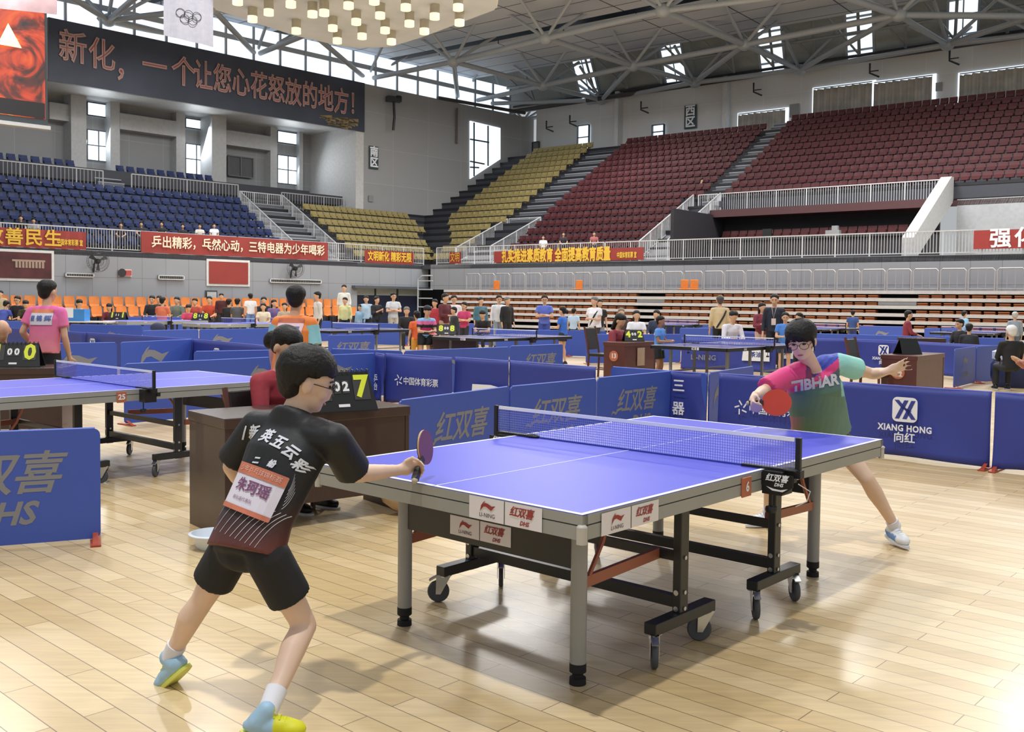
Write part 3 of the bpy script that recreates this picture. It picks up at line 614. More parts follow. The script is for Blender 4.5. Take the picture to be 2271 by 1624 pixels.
def barrier(pl, pr, label, kind='rigid', deco=None, h=.71, feet=(1, 1), gz=.02, bulge=0.0, zt=.72, group=None):
    """pl, pr: pixels of the two ends of its top edge as they stand in the hall at height zt"""
    A = P(*pl, zt); B = P(*pr, zt); A.z = B.z = 0; d = (B - A); L = d.length; d.normalize(); nrm = Vector((d.y, -d.x, 0))
    if nrm.dot(-A) < 0: nrm = -nrm                      # towards the viewer's side
    t = root('court_barrier', A, math.atan2(d.y, d.x)); tag(t, label, 'barrier', group)
    sy = -1                                              # local -y faces the near side
    if kind == 'rigid':
        r = .04; pts = []
        for cx, cz, a0 in ((L - r, zt - r, 0), (r, zt - r, 90), (r, gz + r, 180), (L - r, gz + r, 270)):
            for k in range(5): a = math.radians(a0 + 22.5 * k); pts.append((cx + r * math.cos(a), 0.008, cz + r * math.sin(a)))
        p = MB().prism(pts, (0, -.016, 0)).build('panel', BARB, t); M_ = BARB
        MB().path([(.03, 0, zt), (L - .03, 0, zt)], .009, n=6).build('edge_trim', EDGE, t)
    else:
        nx, nz = 28, 10; vs = []; rnd = random.Random(int(pl[0] * 7 + pl[1])); ph = rnd.uniform(0, 6)
        for j in range(nz + 1):
            for i in range(nx + 1):
                x = i / nx; z = j / nz
                y = -.006 - (1 - z) ** 2 * (.035 * math.sin(9 * x + ph + 4 * z) * (0.3 + x * .7) + .03) - bulge * math.sin(PI * x) * math.sin(PI * z)
                zz = gz + (zt - gz) * z - (0.012 * math.sin(PI * x) if j == nz else 0) * 1.0 + (1 - z) * .02 * math.sin(PI * x) * 1
                vs.append((x * L, y, zz))
        fs = [(j * (nx + 1) + i, j * (nx + 1) + i + 1, (j + 1) * (nx + 1) + i + 1, (j + 1) * (nx + 1) + i) for j in range(nz) for i in range(nx)]
        mb = MB(); mb.add(vs, fs); p = mb.build('cloth_cover', CLOTH, t, smooth=True, fixn=False); s = p.modifiers.new('s', 'SOLIDIFY'); s.thickness = .006; s.offset = 0
        MB().path([(.0, 0.002, zt), (L, 0.002, zt - .002)], .010, n=6).build('top_seam', mat('cloth_edge', '5560c4', 0.5), t)
        MB().beam((.03, .012, zt - .03), (L - .03, .012, zt - .03), .012, .012).beam((.03, .012, gz), (.03, .012, zt - .03), .012, .012).beam((L - .03, .012, gz), (L - .03, .012, zt - .03), .012, .012).build('frame', BLK, t)
    for f, x in zip(feet, (.03, L - .03)):
        if f: MB().prism([(x - .03, -.16, 0), (x + .03, -.16, 0), (x + .03, .16, 0), (x - .03, .16, 0)], (0, 0, .014)).prism([(x - .02, -.13, .014), (x + .02, -.13, .014), (x + .015, 0, .06), (x - .015, 0, .06)], (0, .02, 0)).build('foot', FOOTO, t, bevel=.004)
    X = Vector((1, 0, 0)); Z = Vector((0, 0, 1)); yo = -.0085 if kind == 'rigid' else -.0
    off = .001 if kind == 'rigid' else .075
    def tx(s, size, u, z, m=GOLDP, **k): place('lettering', textmesh(s, size, **k), m, t, (u * L, yo, z), X, Z, off)
    for dd in (deco or []):
        k = dd[0]
        if k == 'dhs':
            u = dd[1]; q = dd[2] if len(dd) > 2 else 1
            tx('红双喜', .27 * q, u, .43, bold=.0045, shear=.3, space=.92); tx('DHS', .19 * q, u + .06, .2, bold=.006, shear=.3)
            place('lettering', scaled(SW, .13 * q), GOLDP, t, ((u) * L - .42 * q, yo, .33), X, Z, off)
        elif k == 'sw': place('lettering', scaled(SW, dd[3]), GOLDP, t, (dd[1] * L, yo, dd[2]), X, Z, off)
        elif k == 'ln': place('lettering', scaled(SW, .42), GOLDP, t, (dd[1] * L, yo, .47), X, Z, off); tx('LI-NING', .14, dd[1], .22, bold=.003, shear=.15)
        elif k == 'star':
            place('lettering', scaled(STAR, .085), WHP, t, (dd[1] * L, yo, dd[2]), X, Z, off); tx('中国体育彩票', .118, dd[1] + .3 * 1.45 / L, dd[2] - .01, WHP, bold=.001, space=.93)
        elif k == 'xh':
            q = dd[2]; o = Vector((dd[1] * L, yo - off, .5)); xh_logo(t, o, X, Z, .24 * q)
            place('lettering', textmesh('XIANG HONG', .085 * q, .003, 0, 1.1, width=.52 * q), WHP, t, (dd[1] * L, yo, .315), X, Z, off); tx('向红', .105 * q, dd[1], .22, WHP, bold=.002)
        elif k == 't': tx(dd[1], dd[2], dd[3], dd[4], dd[5] if len(dd) > 5 else WHP, bold=dd[2] * .02)
        elif k == 'plate':
            mb = MB(); u, z, w_, h_ = dd[1:5]; mb.add([(-w_ / 2, -h_ / 2, 0), (w_ / 2, -h_ / 2, 0), (w_ / 2 * .98, h_ / 2 * .8, 0), (w_ * .1, h_ / 2, 0), (-w_ / 2 * .9, h_ / 2 * .95, 0)], [(0, 1, 2, 3, 4)]); place('plate', mb.me(), WHP, t, (u * L, yo, z), X, Z, off - .0005); tx(dd[5], h_ * .42, u, z - .02, mat('print_navy', '2a3a8a', 0.6), bold=.004)
    return t
barrier((-250, 968), (222, 950), 'plain blue barrier with grey lettering, in front of the white-aproned table number 25', 'rigid', [('dhs', .445, 1.0)], zt=.70, feet=(0, 1))
# row behind the near court, running away from the camera
barrier((885, 889), (1128, 858), 'blue barrier with grey lettering beside the brown umpire desk', 'rigid', [('dhs', .52)])
barrier((1131, 858), (1322, 840), 'blue barrier with grey lettering behind the far net post', 'rigid', [('dhs', .5)])
barrier((1325, 839), (1487, 824), 'blue barrier with grey lettering just left of the cloth with three white strokes', 'rigid', [('dhs', .5)])
barrier((1489, 824), (1570, 829), 'short dark blue cloth barrier end with three white strokes', 'cloth', [('t', '三', .16, .3, .56), ('t', '器', .16, .3, .30)])
barrier((1573, 827), (1670, 813), 'narrow blue barrier with a grey wing mark behind the dark cloth barrier', 'rigid', [('sw', .25, .45, .5)])
barrier((1596, 829), (1862, 847), 'dark blue cloth barrier with white star, behind the red bat', 'cloth', [('star', .23, .37)], feet=(1, 1))
barrier((1866, 848), (2200, 870), 'dark blue cloth barrier with XIANG HONG lettering right of the table', 'cloth', [('xh', .47, 1.0)])
barrier((2208, 871), (2420, 885), 'plain dark blue cloth barrier cut by the right edge of the photo', 'cloth')
# second row
barrier((275, 808), (599, 793), 'long blue barrier with grey wing mark behind table number 25', 'rigid', [('sw', .95, .5, .5)])
barrier((601, 793), (832, 784), 'blue barrier behind the head of the boy in black', 'rigid', [('sw', .62, .5, .5)])
barrier((834, 784), (853, 786), 'narrow dark cloth barrier end with small white script beside the lottery barrier', 'cloth', [('t', '乒\n台', .12, .5, .3)], feet=(1, 0))
barrier((856, 785), (1003, 794), 'dark blue cloth barrier with white star and lettering, bulging at its end', 'cloth', [('star', .26, .36)], bulge=.05)
barrier((1010, 793), (1129, 801), 'dark blue cloth barrier with a white patch and blue script', 'cloth', [('plate', .68, .22, .62, .34, '茶油')])
barrier((1131, 801), (1322, 815), 'dark blue cloth barrier reading SANT', 'cloth', [('t', 'SANTE', .27, .45, .27)])
barrier((1356, 814), (1568, 829), 'plain blue barrier behind the three-stroke cloth, under the brown desk', 'rigid')
barrier((430, 780), (732, 775), 'dark strip of blue barrier under the orange-shirted player', 'rigid')
barrier((734, 774), (893, 779), 'blue barrier in front of the striped boy', 'rigid')
barrier((896, 779), (1128, 770), 'long blue barrier in front of the boy with the striped shirt', 'rigid', [('sw', .45, .5, .3)])
barrier((1131, 768), (1248, 764), 'blue barrier with grey lettering in front of the girl in the blue skirt', 'rigid', [('dhs', .55)])
barrier((728, 744), (831, 743), 'bright blue barrier with grey lettering right of the orange shirt', 'rigid', [('dhs', .5)])
barrier((-60, 765), (259, 760), 'blue barrier with a grey wing tip behind the pink player', 'rigid', [('sw', .72, .42, .6)])
barrier((267, 760), (426, 753), 'blue barrier with big grey wing mark right of the pink player', 'rigid', [('sw', .45, .45, .72)])
barrier((428, 753), (604, 768), 'dark blue cloth barrier with a small white XH plate left of the orange player', 'cloth', [('xh', .38, .9)])
barrier((-40, 724), (190, 738), 'dark blue cloth barrier running behind the pink player', 'cloth')
barrier((192, 738), (426, 752), 'dark cloth barrier with small white XH plate beyond the wing mark barrier', 'cloth', [('xh', .1, .9)])
barrier((-30, 713), (150, 713), 'far blue barrier behind the pink player', 'rigid')
barrier((155, 720), (315, 722), 'far blue barrier below the woman in dark red', 'rigid', [('sw', .6, .45, .4)])
barrier((317, 734), (440, 731), 'plain blue barrier in front of the dark dome bag', 'rigid')
barrier((442, 731), (604, 729), 'blue barrier with grey wing mark left of the orange player', 'rigid', [('sw', .3, .45, .6)])
barrier((1262, 733), (1345, 735), 'blue barrier behind the black chair of the maroon umpire', 'rigid')
barrier((1300, 742), (1510, 742), 'blue barrier behind the boy with white bib', 'rigid')
barrier((1000, 716), (1135, 722), 'blue barrier behind the boy scorer with yellow digits', 'rigid')
barrier((1508, 728), (1640, 728), 'blue barrier behind the net of the middle table', 'rigid')
barrier((1642, 735), (1722, 738), 'short dark blue barrier below the seated man in white', 'cloth')
barrier((1725, 750), (1803, 752), 'blue cloth barrier just behind the girl in pink and green', 'cloth', [('plate', .2, .4, .5, .3, '茶油')])
barrier((1805, 752), (1898, 753), 'dark blue cloth barrier with pale dots right of the girl', 'cloth')
barrier((1900, 753), (2004, 757), 'dark blue cloth barrier with XH plate behind the black chair', 'cloth', [('xh', .62, 1.0)])
barrier((2006, 757), (2197, 767), 'dark blue cloth barrier behind the brown desk numbered 14', 'cloth')
barrier((2117, 775), (2164, 769), 'blue barrier with grey wing mark, left one of the pair facing the corner', 'rigid', [('ln', .5)])
barrier((2166, 769), (2262, 764), 'blue barrier with grey wing mark, right one of the pair facing the corner', 'rigid', [('ln', .5)])
barrier((1806, 740), (2047, 747), 'far blue barrier in front of the maroon official', 'rigid')
barrier((2070, 747), (2230, 751), 'far blue barrier in front of the seated man in black', 'rigid')
barrier((1905, 723), (2010, 725), 'farthest blue barrier with faint wing mark left of the maroon official', 'rigid', [('sw', .5, .45, .5)])
barrier((1100, 732), (1262, 733), 'blue barrier with white stickers behind the net of the middle left table', 'rigid')
barrier((1478, 722), (1585, 723), 'far blue barrier right of the boy with the white bib', 'rigid')
barrier((700, 713), (735, 713), 'far blue barrier beside the white jacketed bystander', 'rigid')
barrier((736, 715), (905, 719), 'far blue barrier hiding the legs of the bystanders by the navy door', 'rigid')
barrier((560, 706), (698, 708), 'far blue barrier behind the orange shirt', 'rigid')
barrier((260, 703), (430, 704), 'far blue barrier before the orange chairs', 'rigid')
barrier((1512, 750), (1722, 756), 'blue barrier with a white plate behind the legs of the middle right table', 'cloth', [('plate', .8, .42, .6, .3, '茶油'), ('t', 'LI-NING', .16, .25, .3, GOLDP)])
barrier((2050, 728), (2150, 730), 'far blue barrier right of the maroon official', 'rigid')
# ------------------------------------------------------------------ desks, chairs, scoreboards
WOODD = mat('dark_wood', '3e2a26', 0.35, noise=0.12, nscale=5, coat=0.2); WOODR = mat('red_brown_wood', '5a3028', 0.4, noise=0.12, nscale=5, coat=0.2); LEA = mat('black_leather', '1e1c1d', 0.45, bump=.1, bscale=30)
YEL = mat('digit_yellow', 'dfe83a', 0.5, noise=0); WHD = mat('digit_white', 'e8e8ec', 0.5, noise=0); CARD = mat('card_grey', '3a3a3a', 0.5, noise=0)
def desk(o, yaw, L, Dp, label, wood=WOODD, h=.76, raise_=.16, paper=False, num=None):
    t = root('umpire_desk', (o[0], o[1], 0), yaw); tag(t, label, 'desk')
    MB().b2((0, 0, h - .07), (L, Dp, h)).build('desk_top', wood, t, bevel=.008)
    MB().b2((.03, .015, raise_), (L - .03, .035, h - .07)).build('front_panel', wood, t)
    for x in (.0, L - .04): MB().b2((x + .005, .01, 0.0), (x + .035, Dp - .02, h - .07)).build('side_panel', wood, t)
    if paper:
        m = MB(); m.add([(-.13, -.17, 0), (.13, -.17, 0), (.13, .17, 0), (-.13, .17, 0)], [(0, 1, 2, 3)]); place('notice_sheet', m.me(), mat('paper_tan', 'b39a88', 0.7), t, (L * .5, .0, .48), (1, 0, 0), (0, 0, 1), .002)
    if num:
        m = MB(); m.lathe([(.0, 0), (.11, 0)], n=24)
        m2 = MB(); m2.add([(.1 * math.cos(k * PI / 12), .1 * math.sin(k * PI / 12), 0) for k in range(24)], [tuple(range(24))]); nm = place('number_disc', m2.me(), TAGO, t, *num[1])
        place('lettering', textmesh(num[0], .12, .004), WHD, nm, num[1][0], num[1][1], num[1][2], .004)
    return t
def chair(o, yaw, label, wood=WOODR, h=1.0):
    """dark dining-type chair with a padded back; front along +y"""
    t = root('umpire_chair', (o[0], o[1], 0), yaw); tag(t, label, 'chair')
    MB().b2((-.22, -.2, .43), (.22, .23, .49)).build('seat', LEA, t, bevel=.015)
    m = MB(); m.beam((0, -.235, .74), (0, -.30, .98), .40, .04, up=(1, 0, 0)) if 0 else None
    m = MB(); m.prism([(-.19, -.2, .56), (.19, -.2, .56), (.19, -.29, .99), (-.19, -.29, .99)], (0, -.035, 0)); m.build('backrest', LEA, t, bevel=.012)
    m = MB()
    MB().beam((-.19, -.255, .80), (.19, -.255, .80), .008, .008).build('back_piping', mat('piping_tan', 'b9a690', .5), t)
    for x in (-.21, .21):
        MB().path([(x, -.22, 0), (x, -.2, .45), (x, -.24, .7), (x, -.31, 1.02)], .022, n=8).build('leg', wood, t)
        MB().path([(x, .21, 0), (x, .2, .45)], .02, n=8).build('leg', wood, t)
    m.beam((-.21, .2, .18), (.21, .2, .18), .02, .02); m.beam((-.21, -.2, .18), (-.21, .2, .18), .02, .02); m.beam((.21, -.2, .18), (.21, .2, .18), .02, .02); m.build('stretcher', wood, t)
    return t
def scoreboard(o, yaw, label, digits, wd=.46, h=.26):
    """flip scoreboard: black tent with hanging cards; faces local -y; o is the middle of its foot"""
    t = root('scoreboard', o, yaw); tag(t, label, 'scoreboard')
    dp = .11; m = MB(); a = h
    m.prism([(-wd / 2, -dp, 0), (wd / 2, -dp, 0), (wd / 2 * .86, 0, a), (-wd / 2 * .86, 0, a)], (0, .008, 0)); m.prism([(-wd / 2, dp, 0), (wd / 2, dp, 0), (wd / 2 * .86, .01, a), (-wd / 2 * .86, .01, a)], (0, -.008, 0)); m.b2((-wd / 2, -dp, 0), (wd / 2, dp, .008)); m.build('stand', BLKM, t)
    up = Vector((0, dp, a)).normalized(); xd = Vector((1, 0, 0)); q = (lambda x, s: Vector((x, -dp, 0)) + up * s); hh = math.hypot(dp, a)
    for (x, w_, s, hgt, ch, mm, fs) in ((-wd * .29, wd * .24, .6, .62, digits[0], YEL, .2), (-wd * .075, wd * .1, .62, .32, digits[1], WHD, .085), (wd * .055, wd * .1, .62, .32, digits[2], WHD, .085), (wd * .29, wd * .24, .6, .62, digits[3], YEL, .2)):
        m = MB(); m.add([(-w_ / 2, -hgt * hh / 2, 0), (w_ / 2, -hgt * hh / 2, 0), (w_ / 2, hgt * hh / 2, 0), (-w_ / 2, hgt * hh / 2, 0)], [(0, 1, 2, 3)]); c = place('number_card', m.me(), CARD, t, q(x, s * hh), xd, up, .004)
        place('digit', textmesh(ch, fs * wd / .46, .008 if fs > .1 else .004), mm, c, q(x, s * hh), xd, up, .007)
    m = MB()
    for k in range(12):
        x = (-.42 + .84 * k / 11) * wd; m.path([(x, -.01, a - .02), (x, -.02, a + .012), (x, .012, a + .016), (x, .014, a - .02)], .003, n=5)
    m.build('ring', BLK, t)
    m = MB(); m.add([(-.04, -.01, 0), (.04, -.01, 0), (.04, .01, 0), (-.04, .01, 0)], [(0, 1, 2, 3)]); place('maker_label', m.me(), WHD, t, q(0, .16 * hh), xd, up, .004)
    bpy.context.view_layer.update(); return t
# near court
desk((-1.76, 6.05), math.radians(39.6), 1.38, .6, 'dark brown umpire desk beside the near table, scoreboard showing 7 on it')
scoreboard(P(752, 911, .76), math.radians(32), 'black flip scoreboard with a yellow 7, behind the glasses of the boy in black', '3027'.replace('3', '5'), .48, .26)
ch_ = chair((-1.66, 6.9), math.radians(-122), 'black leather chair the umpire in the dark red jacket sits on'); ch_.scale = (.92, .92, .86)
MB().b2((0, 0, 0), (.035, .035, .09)).build('drink_carton', STK).location = (-1.48, 6.62, .76); tag(bpy.data.objects['drink_carton'], 'small white carton on the umpire desk behind the boy\'s chin', 'carton')
# court 25
desk((-6.2, 9.95), math.radians(10), 1.55, .6, 'dark umpire desk behind table number 25', raise_=.12)
scoreboard((-5.2, 10.3, .76), math.radians(10), 'black flip scoreboard showing 1 and 0 in yellow', '1000', .54, .25)
# courts to the right
desk((2.15, 18.2), math.radians(50), 1.1, .5, 'red brown umpire desk with a taped paper sheet, middle court', WOODR, paper=True, num=('13', ((.0, .25, .5), (0, -1, 0), (0, 0, 1))))
scoreboard(Vector((2.38, 18.85, .76)), math.radians(10), 'black scoreboard with yellow 4 and 2 before the maroon umpire', '4002', .4, .22)
chair((1.86, 19.5), math.radians(-125), 'black chair left of the maroon umpire at the taped desk')
o14 = P(1975, 880)
desk((6.07, 14.55), math.radians(50), 1.35, .55, 'red brown umpire desk numbered 14 right of the girl, nobody at it', WOODR, num=('14', ((.0, .28, .5), (0, -1, 0), (0, 0, 1))))
scoreboard(Vector((6.14, 15.1, .76)), math.radians(200), 'black scoreboard seen from behind on desk 14', '0000', .38, .24)
chair((5.42, 14.7), math.radians(-128), 'black chair with brown frame beside the desk numbered 14')
scoreboard(Vector((P(990, 742, .78)[0], P(990, 742, .78)[1] + .1, .77)), 0, 'black scoreboard with two yellow digits beside the striped boy', '8008', .42, .22)
desk((P(960, 746, .76)[0], P(960, 746, .76)[1]), math.radians(4), .9, .5, 'black scorer desk left of the middle table')
desk((P(2012, 756, .7)[0], P(2012, 756, .7)[1]), 0, .9, .6, 'far dark desk with black bag, before the maroon official')
# water box, bags, basin, bottles, clutter of the floor
def box_thing(name, c, d, m, label, cat, rz=0):
    o = MB().b2((-d[0] / 2, -d[1] / 2, 0), (d[0] / 2, d[1] / 2, d[2])).build(name, m, bevel=.01); o.location = c; o.rotation_euler = (0, 0, rz); tag(o, label, cat); return o
ft = root('folding_table', (P(173, 712, .76)[0] - .5, P(173, 712, .76)[1] - .3, 0)); tag(ft, 'white folding table under the blue water carton', 'table'); MB().b2((0, 0, .72), (1.5, .7, .757)).build('table_top', STK, ft)
for x_ in (.06, 1.44):
    for y_ in (.06, .64): MB().tube((x_, y_, 0), (x_, y_, .72), .018).build('leg', STEEL, ft)
wb = root('water_box', P(173, 712, .76)); tag(wb, 'blue and white carton of bottled water on a far table', 'box')
MB().b2((-.28, -.2, 0), (.28, .2, .36)).build('carton', mat('carton_blue', '3f8ad0', .5), wb); MB().b2((-.30, -.21, .1), (-.05, -.2, .4)).build('label', WHP, wb)
bg_ = root('sports_bag', P(347, 738, .1)); bg_.location.z = .0; tag(bg_, 'dark dome-shaped bag with white edge behind a blue barrier', 'bag')
q = D(350, 724, 26); bg_.location = (q.x, q.y, 0)
m = MB(); m.loft([((x, 0, .70), (0, 1, 0), (0, 0, 1), .12 * math.sqrt(max(.02, 1 - (x / .2) ** 2)), .14 * math.sqrt(max(.02, 1 - (x / .2) ** 2))) for x in [-.19, -.16, -.08, 0, .08, .16, .19]], 16); m.build('bag_body', mat('bag_navy', '343c58', .7), bg_, smooth='auto')
m = MB(); m.b2((-.2, -.15, 0), (.2, .15, .58)); m.build('stool', WHP, bg_)
bs = root('wash_basin', (P(475, 1215)[0], P(475, 1215)[1], 0)); tag(bs, 'white plastic basin on the floor behind the boy in black', 'basin')
MB().lathe([(.09, 0), (.10, .01), (.135, .085), (.142, .09), (.15, .088), (.15, .092), (.132, .096), (.09, .02), (.0, .015)], n=28).build('basin_bowl', mat('basin_white', 'dce4ee', .35), bs, smooth='auto')
def seam(a, b): return [Vector(a), Vector(b)]
bk = root('desk_bag', (P(930, 1140)[0], P(930, 1140)[1], 0)); tag(bk, 'beige bag with a dark strap on the floor under the near table', 'bag')
MB().ell((0, 0, .13), (.28, .15, .13)).build('bag_body', mat('bag_beige', 'c8a986', .7, bump=.3, bscale=8), bk, smooth='auto'); MB().path([(-.1, -.13, .02), (-.05, -.155, .14), (.03, -.1, .26)], .014).build('strap', BLK, bk)
# right hand stool with white top
st = root('round_stool', (P(2250, 858)[0], P(2250, 858)[1], 0)); tag(st, 'navy round stool with white top near the right edge of the hall', 'stool')
MB().lathe([(.0, 0), (.36, 0), (.42, .2), (.42, .42), (.36, .5)], n=28).build('stool_body', mat('stool_navy', '222c5c', .5), st, smooth='auto'); MB().lathe([(.38, .5), (.40, .52), (.40, .66), (.3, .70), (0, .70)], n=28).build('cushion', mat('stool_white', 'b9c0d6', .6), st, smooth='auto')

# ------------------------------------------------------------------ railings
def railing(fr, pts, label, h=1.05, bay=1.8, gap=.13, col=RAIL, r=.028, group=None, vis=True):
    """pts: (u,v,z) of its foot line in a stand's frame"""
    f = RPt if fr == 'R' else LPt; W_ = [f(*p) for p in pts]; t = root('railing', W_[0]); tag(t, label, 'railing', group); o = W_[0]
    tot = sum((b - a).length for a, b in zip(W_, W_[1:]))
    for a, b in zip(W_, W_[1:]):
        L = (b - a).length; n = max(1, round(L / bay)); a = a - o; b = b - o
        MB().beam(a + Vector((0, 0, h)), b + Vector((0, 0, h)), .06, .05).build('top_rail', col, t)
        MB().beam(a + Vector((0, 0, .12)), b + Vector((0, 0, .12)), .035, .035).build('bottom_rail', col, t)
        for i in range(n + 1):
            p = a + (b - a) * i / n; MB().beam(p, p + Vector((0, 0, h)), .055, .055).build('post', col, t)
        for i in range(n):
            m = MB(); p = a + (b - a) * i / n; q = a + (b - a) * (i + 1) / n; k = max(2, round((q - p).length / gap))
            for j in range(1, k): c = p + (q - p) * j / k; m.beam(c + Vector((0, 0, .12)), c + Vector((0, 0, h)), .022, .022)
            m.build('baluster_panel', col, t)
    return t
railing('R', [(.1, .12, DZ), (12.2, .12, DZ)], 'long pale railing above the right wall, left of the white-lettered red corner banner', bay=1.6)
railing('R', [(12.3, .12, DZ), (34, .12, DZ)], 'long pale railing in front of the commentary box', bay=1.5)
railing('L', [(.1, .12, DZ), (13, .12, DZ)], 'pale railing above the left wall, between the long banner and the corner', bay=1.6)
railing('L', [(13.1, .12, DZ), (33, .12, DZ)], 'pale railing below the blue seats', bay=1.6)
railing('R', [(15.5, 6.95, 6.87), (27.4, 6.95, 6.87)], 'upper railing over the commentary box', bay=1.6)
railing('R', [(14.2, 6.95, 6.87), (15.4, 6.95, 6.87)], 'short level railing at the head of the long right stair', bay=.7)
railing('R', [(13.9, 6.9, 6.9), (13.9, .9, 3.9)], 'left sloping railing of the stair beside the commentary box', bay=1.3)
railing('R', [(15.6, 6.9, 6.9), (15.6, .9, 3.9)], 'right sloping railing of the stair beside the commentary box', bay=1.3)
railing('R', [(1.0, 5.9, 6.0), (1.0, .9, 3.9)], 'left sloping railing of the stair under the yellow seats', bay=1.3)
railing('R', [(3.7, 5.9, 6.0), (3.7, .9, 3.9)], 'right sloping railing of the stair under the yellow seats', bay=1.3)
railing('R', [(1.1, 5.95, 6.0), (3.6, 5.95, 6.0)], 'level railing joining the two sloping ones under the yellow seats', bay=.8)
railing('L', [(8.9, 6.9, 7.1), (8.9, 1.2, 3.9)], 'left sloping railing of the stair beside the blue seats', bay=1.2)
railing('L', [(5.9, 6.9, 7.1), (5.9, 1.2, 3.9)], 'right sloping railing of the stair beside the blue seats', bay=1.2)
railing('L', [(6.0, 6.95, 7.1), (8.8, 6.95, 7.1)], 'level railing joining the two sloping ones beside the blue seats', bay=.9)
railing('L', [(9.0, 6.9, 7.45), (15.6, 6.9, 7.45)], 'upper railing before the right group of upper blue seats', bay=1.5, gap=.2, col=RAILD)
railing('L', [(17.2, 6.9, 7.45), (30, 6.9, 7.45)], 'upper railing before the left group of upper blue seats', bay=1.5, gap=.2, col=RAILD)
railing('L', [(5.8, 7.15, 7.3), (1.0, 7.15, 7.3)], 'upper railing before the pale yellow seats', bay=1.5, gap=.2, col=RAILD)
# stair cheeks
for fr, u, v1, z1 in (('R', 15.6, 7.0, 6.7), ('R', 3.8, 6.0, 5.9), ('L', 5.9, 7.0, 7.0), ('L', 8.95, 7.0, 7.0), ('R', 1.0, 6.0, 5.9), ('R', 13.9, 7, 6.7)):
    f = RPt if fr == 'R' else LPt; m = MB(); m.prism([f(u, .9, 3.8), f(u, v1, 3.8), f(u, v1, z1 + .15), f(u, .9, 4.0)], (UR if fr == 'R' else UL) * .12); o = m.build('wall_stair_cheek', mat('pier_white', 'c9cacb', .6)); struct(o)
def steps(fr, u0, u1, n, v1, z1, name):
    mb = MB()
    for i in range(n): fb(mb, fr, (u0, .9 + (v1 - .9) * i / n, 3.6), (u1, v1 + .3, 3.9 + (z1 - 3.9) * (i + 1) / n))
    sobj(name, fr, mb, mat('stair_pale', '9a9da3', 0.7))
steps('R', 14.0, 15.6, 14, 7, 6.9, 'floor_steps_box'); steps('R', 1.1, 3.7, 11, 6, 6.0, 'floor_steps_yellow'); steps('L', 6, 8.9, 14, 7, 7.1, 'floor_steps_blue')
# right end of the box
m = MB(); m.prism([RPt(27.5, 1.2, 3.85), RPt(27.5, 7.0, 6.8), RPt(27.5, 7.0, 8.0), RPt(27.5, 6.6, 8.0), RPt(27.5, .6, 4.7), RPt(27.5, .6, 3.85)], UR * .5); o = m.build('wall_stair_far', mat('pier_light', 'b4b6b8', .6)); struct(o)
mb = MB(); fb(mb, 'R', (28.2, 6.9, 3.6), (36, 7.0, 6.9)); sobj('wall_upper_far', 'R', mb, GREYW)
# ------------------------------------------------------------------ banners, posters and fittings on the walls
REDB = mat('banner_red', '8e332f', .6, noise=.08, nscale=1.2); GOLD = mat('banner_gold', 'd9b23c', .6, noise=0); CREAM = mat('banner_cream', 'e6d9c2', .6, noise=0); DKB = mat('banner_navy', '3c4252', .6, noise=.25, nscale=.35)
def wallpic(fr, x0, y0, x1, y1, v, m, name, label, cat, th=.05, bow=0.0):
    """x0,x1: its side edges in the photo; y0,y1: the pixels of its top left and bottom left corners"""
    u0, z1 = hit(fr, x0, y0, v); _, z0 = hit(fr, x0, y1, v); u1, _ = hit(fr, x1, y1, v)
    s = 1 if fr == 'R' else -1; f = RPt if fr == 'R' else LPt; O = f(u0, v, z0); W_ = abs(u1 - u0); H_ = z1 - z0
    xd = (f(u1, v, 0) - f(u0, v, 0)).normalized(); t = root(name, O, math.atan2(xd.y, xd.x)); tag(t, label, cat)
    n = 24; vs = []
    for i in range(n + 1):
        for zz in (0, H_): vs.append((W_ * i / n, -th - bow * math.sin(i * 2.1), zz))
    mb = MB(); mb.add(vs, [(2 * i, 2 * i + 2, 2 * i + 3, 2 * i + 1) for i in range(n)]); p = mb.build('panel', m, t, fixn=False)
    q = p.modifiers.new('s', 'SOLIDIFY'); q.thickness = .02; q.offset = -1
    def tx(s_, sz, x, z, mm, **k): place('lettering', textmesh(s_, sz, **k), mm, t, (x * W_, -th - .02 - bow, z * H_), (1, 0, 0), (0, 0, 1), .012)
    return t, W_, H_, tx, p
# navy slogan banner
t, W_, H_, tx, p = wallpic('L', 106, 38, 808, 178, 7.15, DKB, 'slogan_banner', 'huge dark navy banner with dull red outlined characters under the roof', 'banner')
CHR_R = mat('char_dull_red', '9a5250', .6, noise=0); CHR_O = mat('char_outline', 'b08f8a', .6, noise=0)
fx = .055; 
for ch, xx, zz in (('新', .06, .56), ('化', .135, .53), ('，', .205, .42), ('一', .28, .50), ('个', .365, .50), ('让', .425, .50), ('您', .485, .50), ('心', .545, .50), ('花', .605, .50), ('怒', .665, .50), ('放', .725, .50), ('的', .785, .50), ('地', .845, .50), ('方', .905, .50), ('！', .965, .50)):
    s_ = 1.75; sx_ = .86 if xx < .4 else .70
    place('lettering', scaled(textmesh(ch, s_, .04, fill=False), 1, sx_), CHR_O, t, (xx * W_, -.08, zz * H_), (1, 0, 0), (0, 0, 1), .04); place('lettering', scaled(textmesh(ch, s_, .03), 1, sx_), CHR_R, t, (xx * W_, -.08, zz * H_), (1, 0, 0), (0, 0, 1), .02)
m = MB(); rnd = random.Random(3)
for k in range(34):
    x = W_ * rnd.uniform(.82, .94); z = H_ * rnd.uniform(.02, .2); a = rnd.uniform(-.7, -.2); l = rnd.uniform(.4, 1.1); m.quad((x, -.085, z), (x + l * math.cos(a) + .0, -.085, z - l * math.sin(a) * .5 * -1 * -.6), (x + l * math.cos(a), -.085, z - l * math.sin(a) * -.3 + .05), (x, -.085, z + .06))
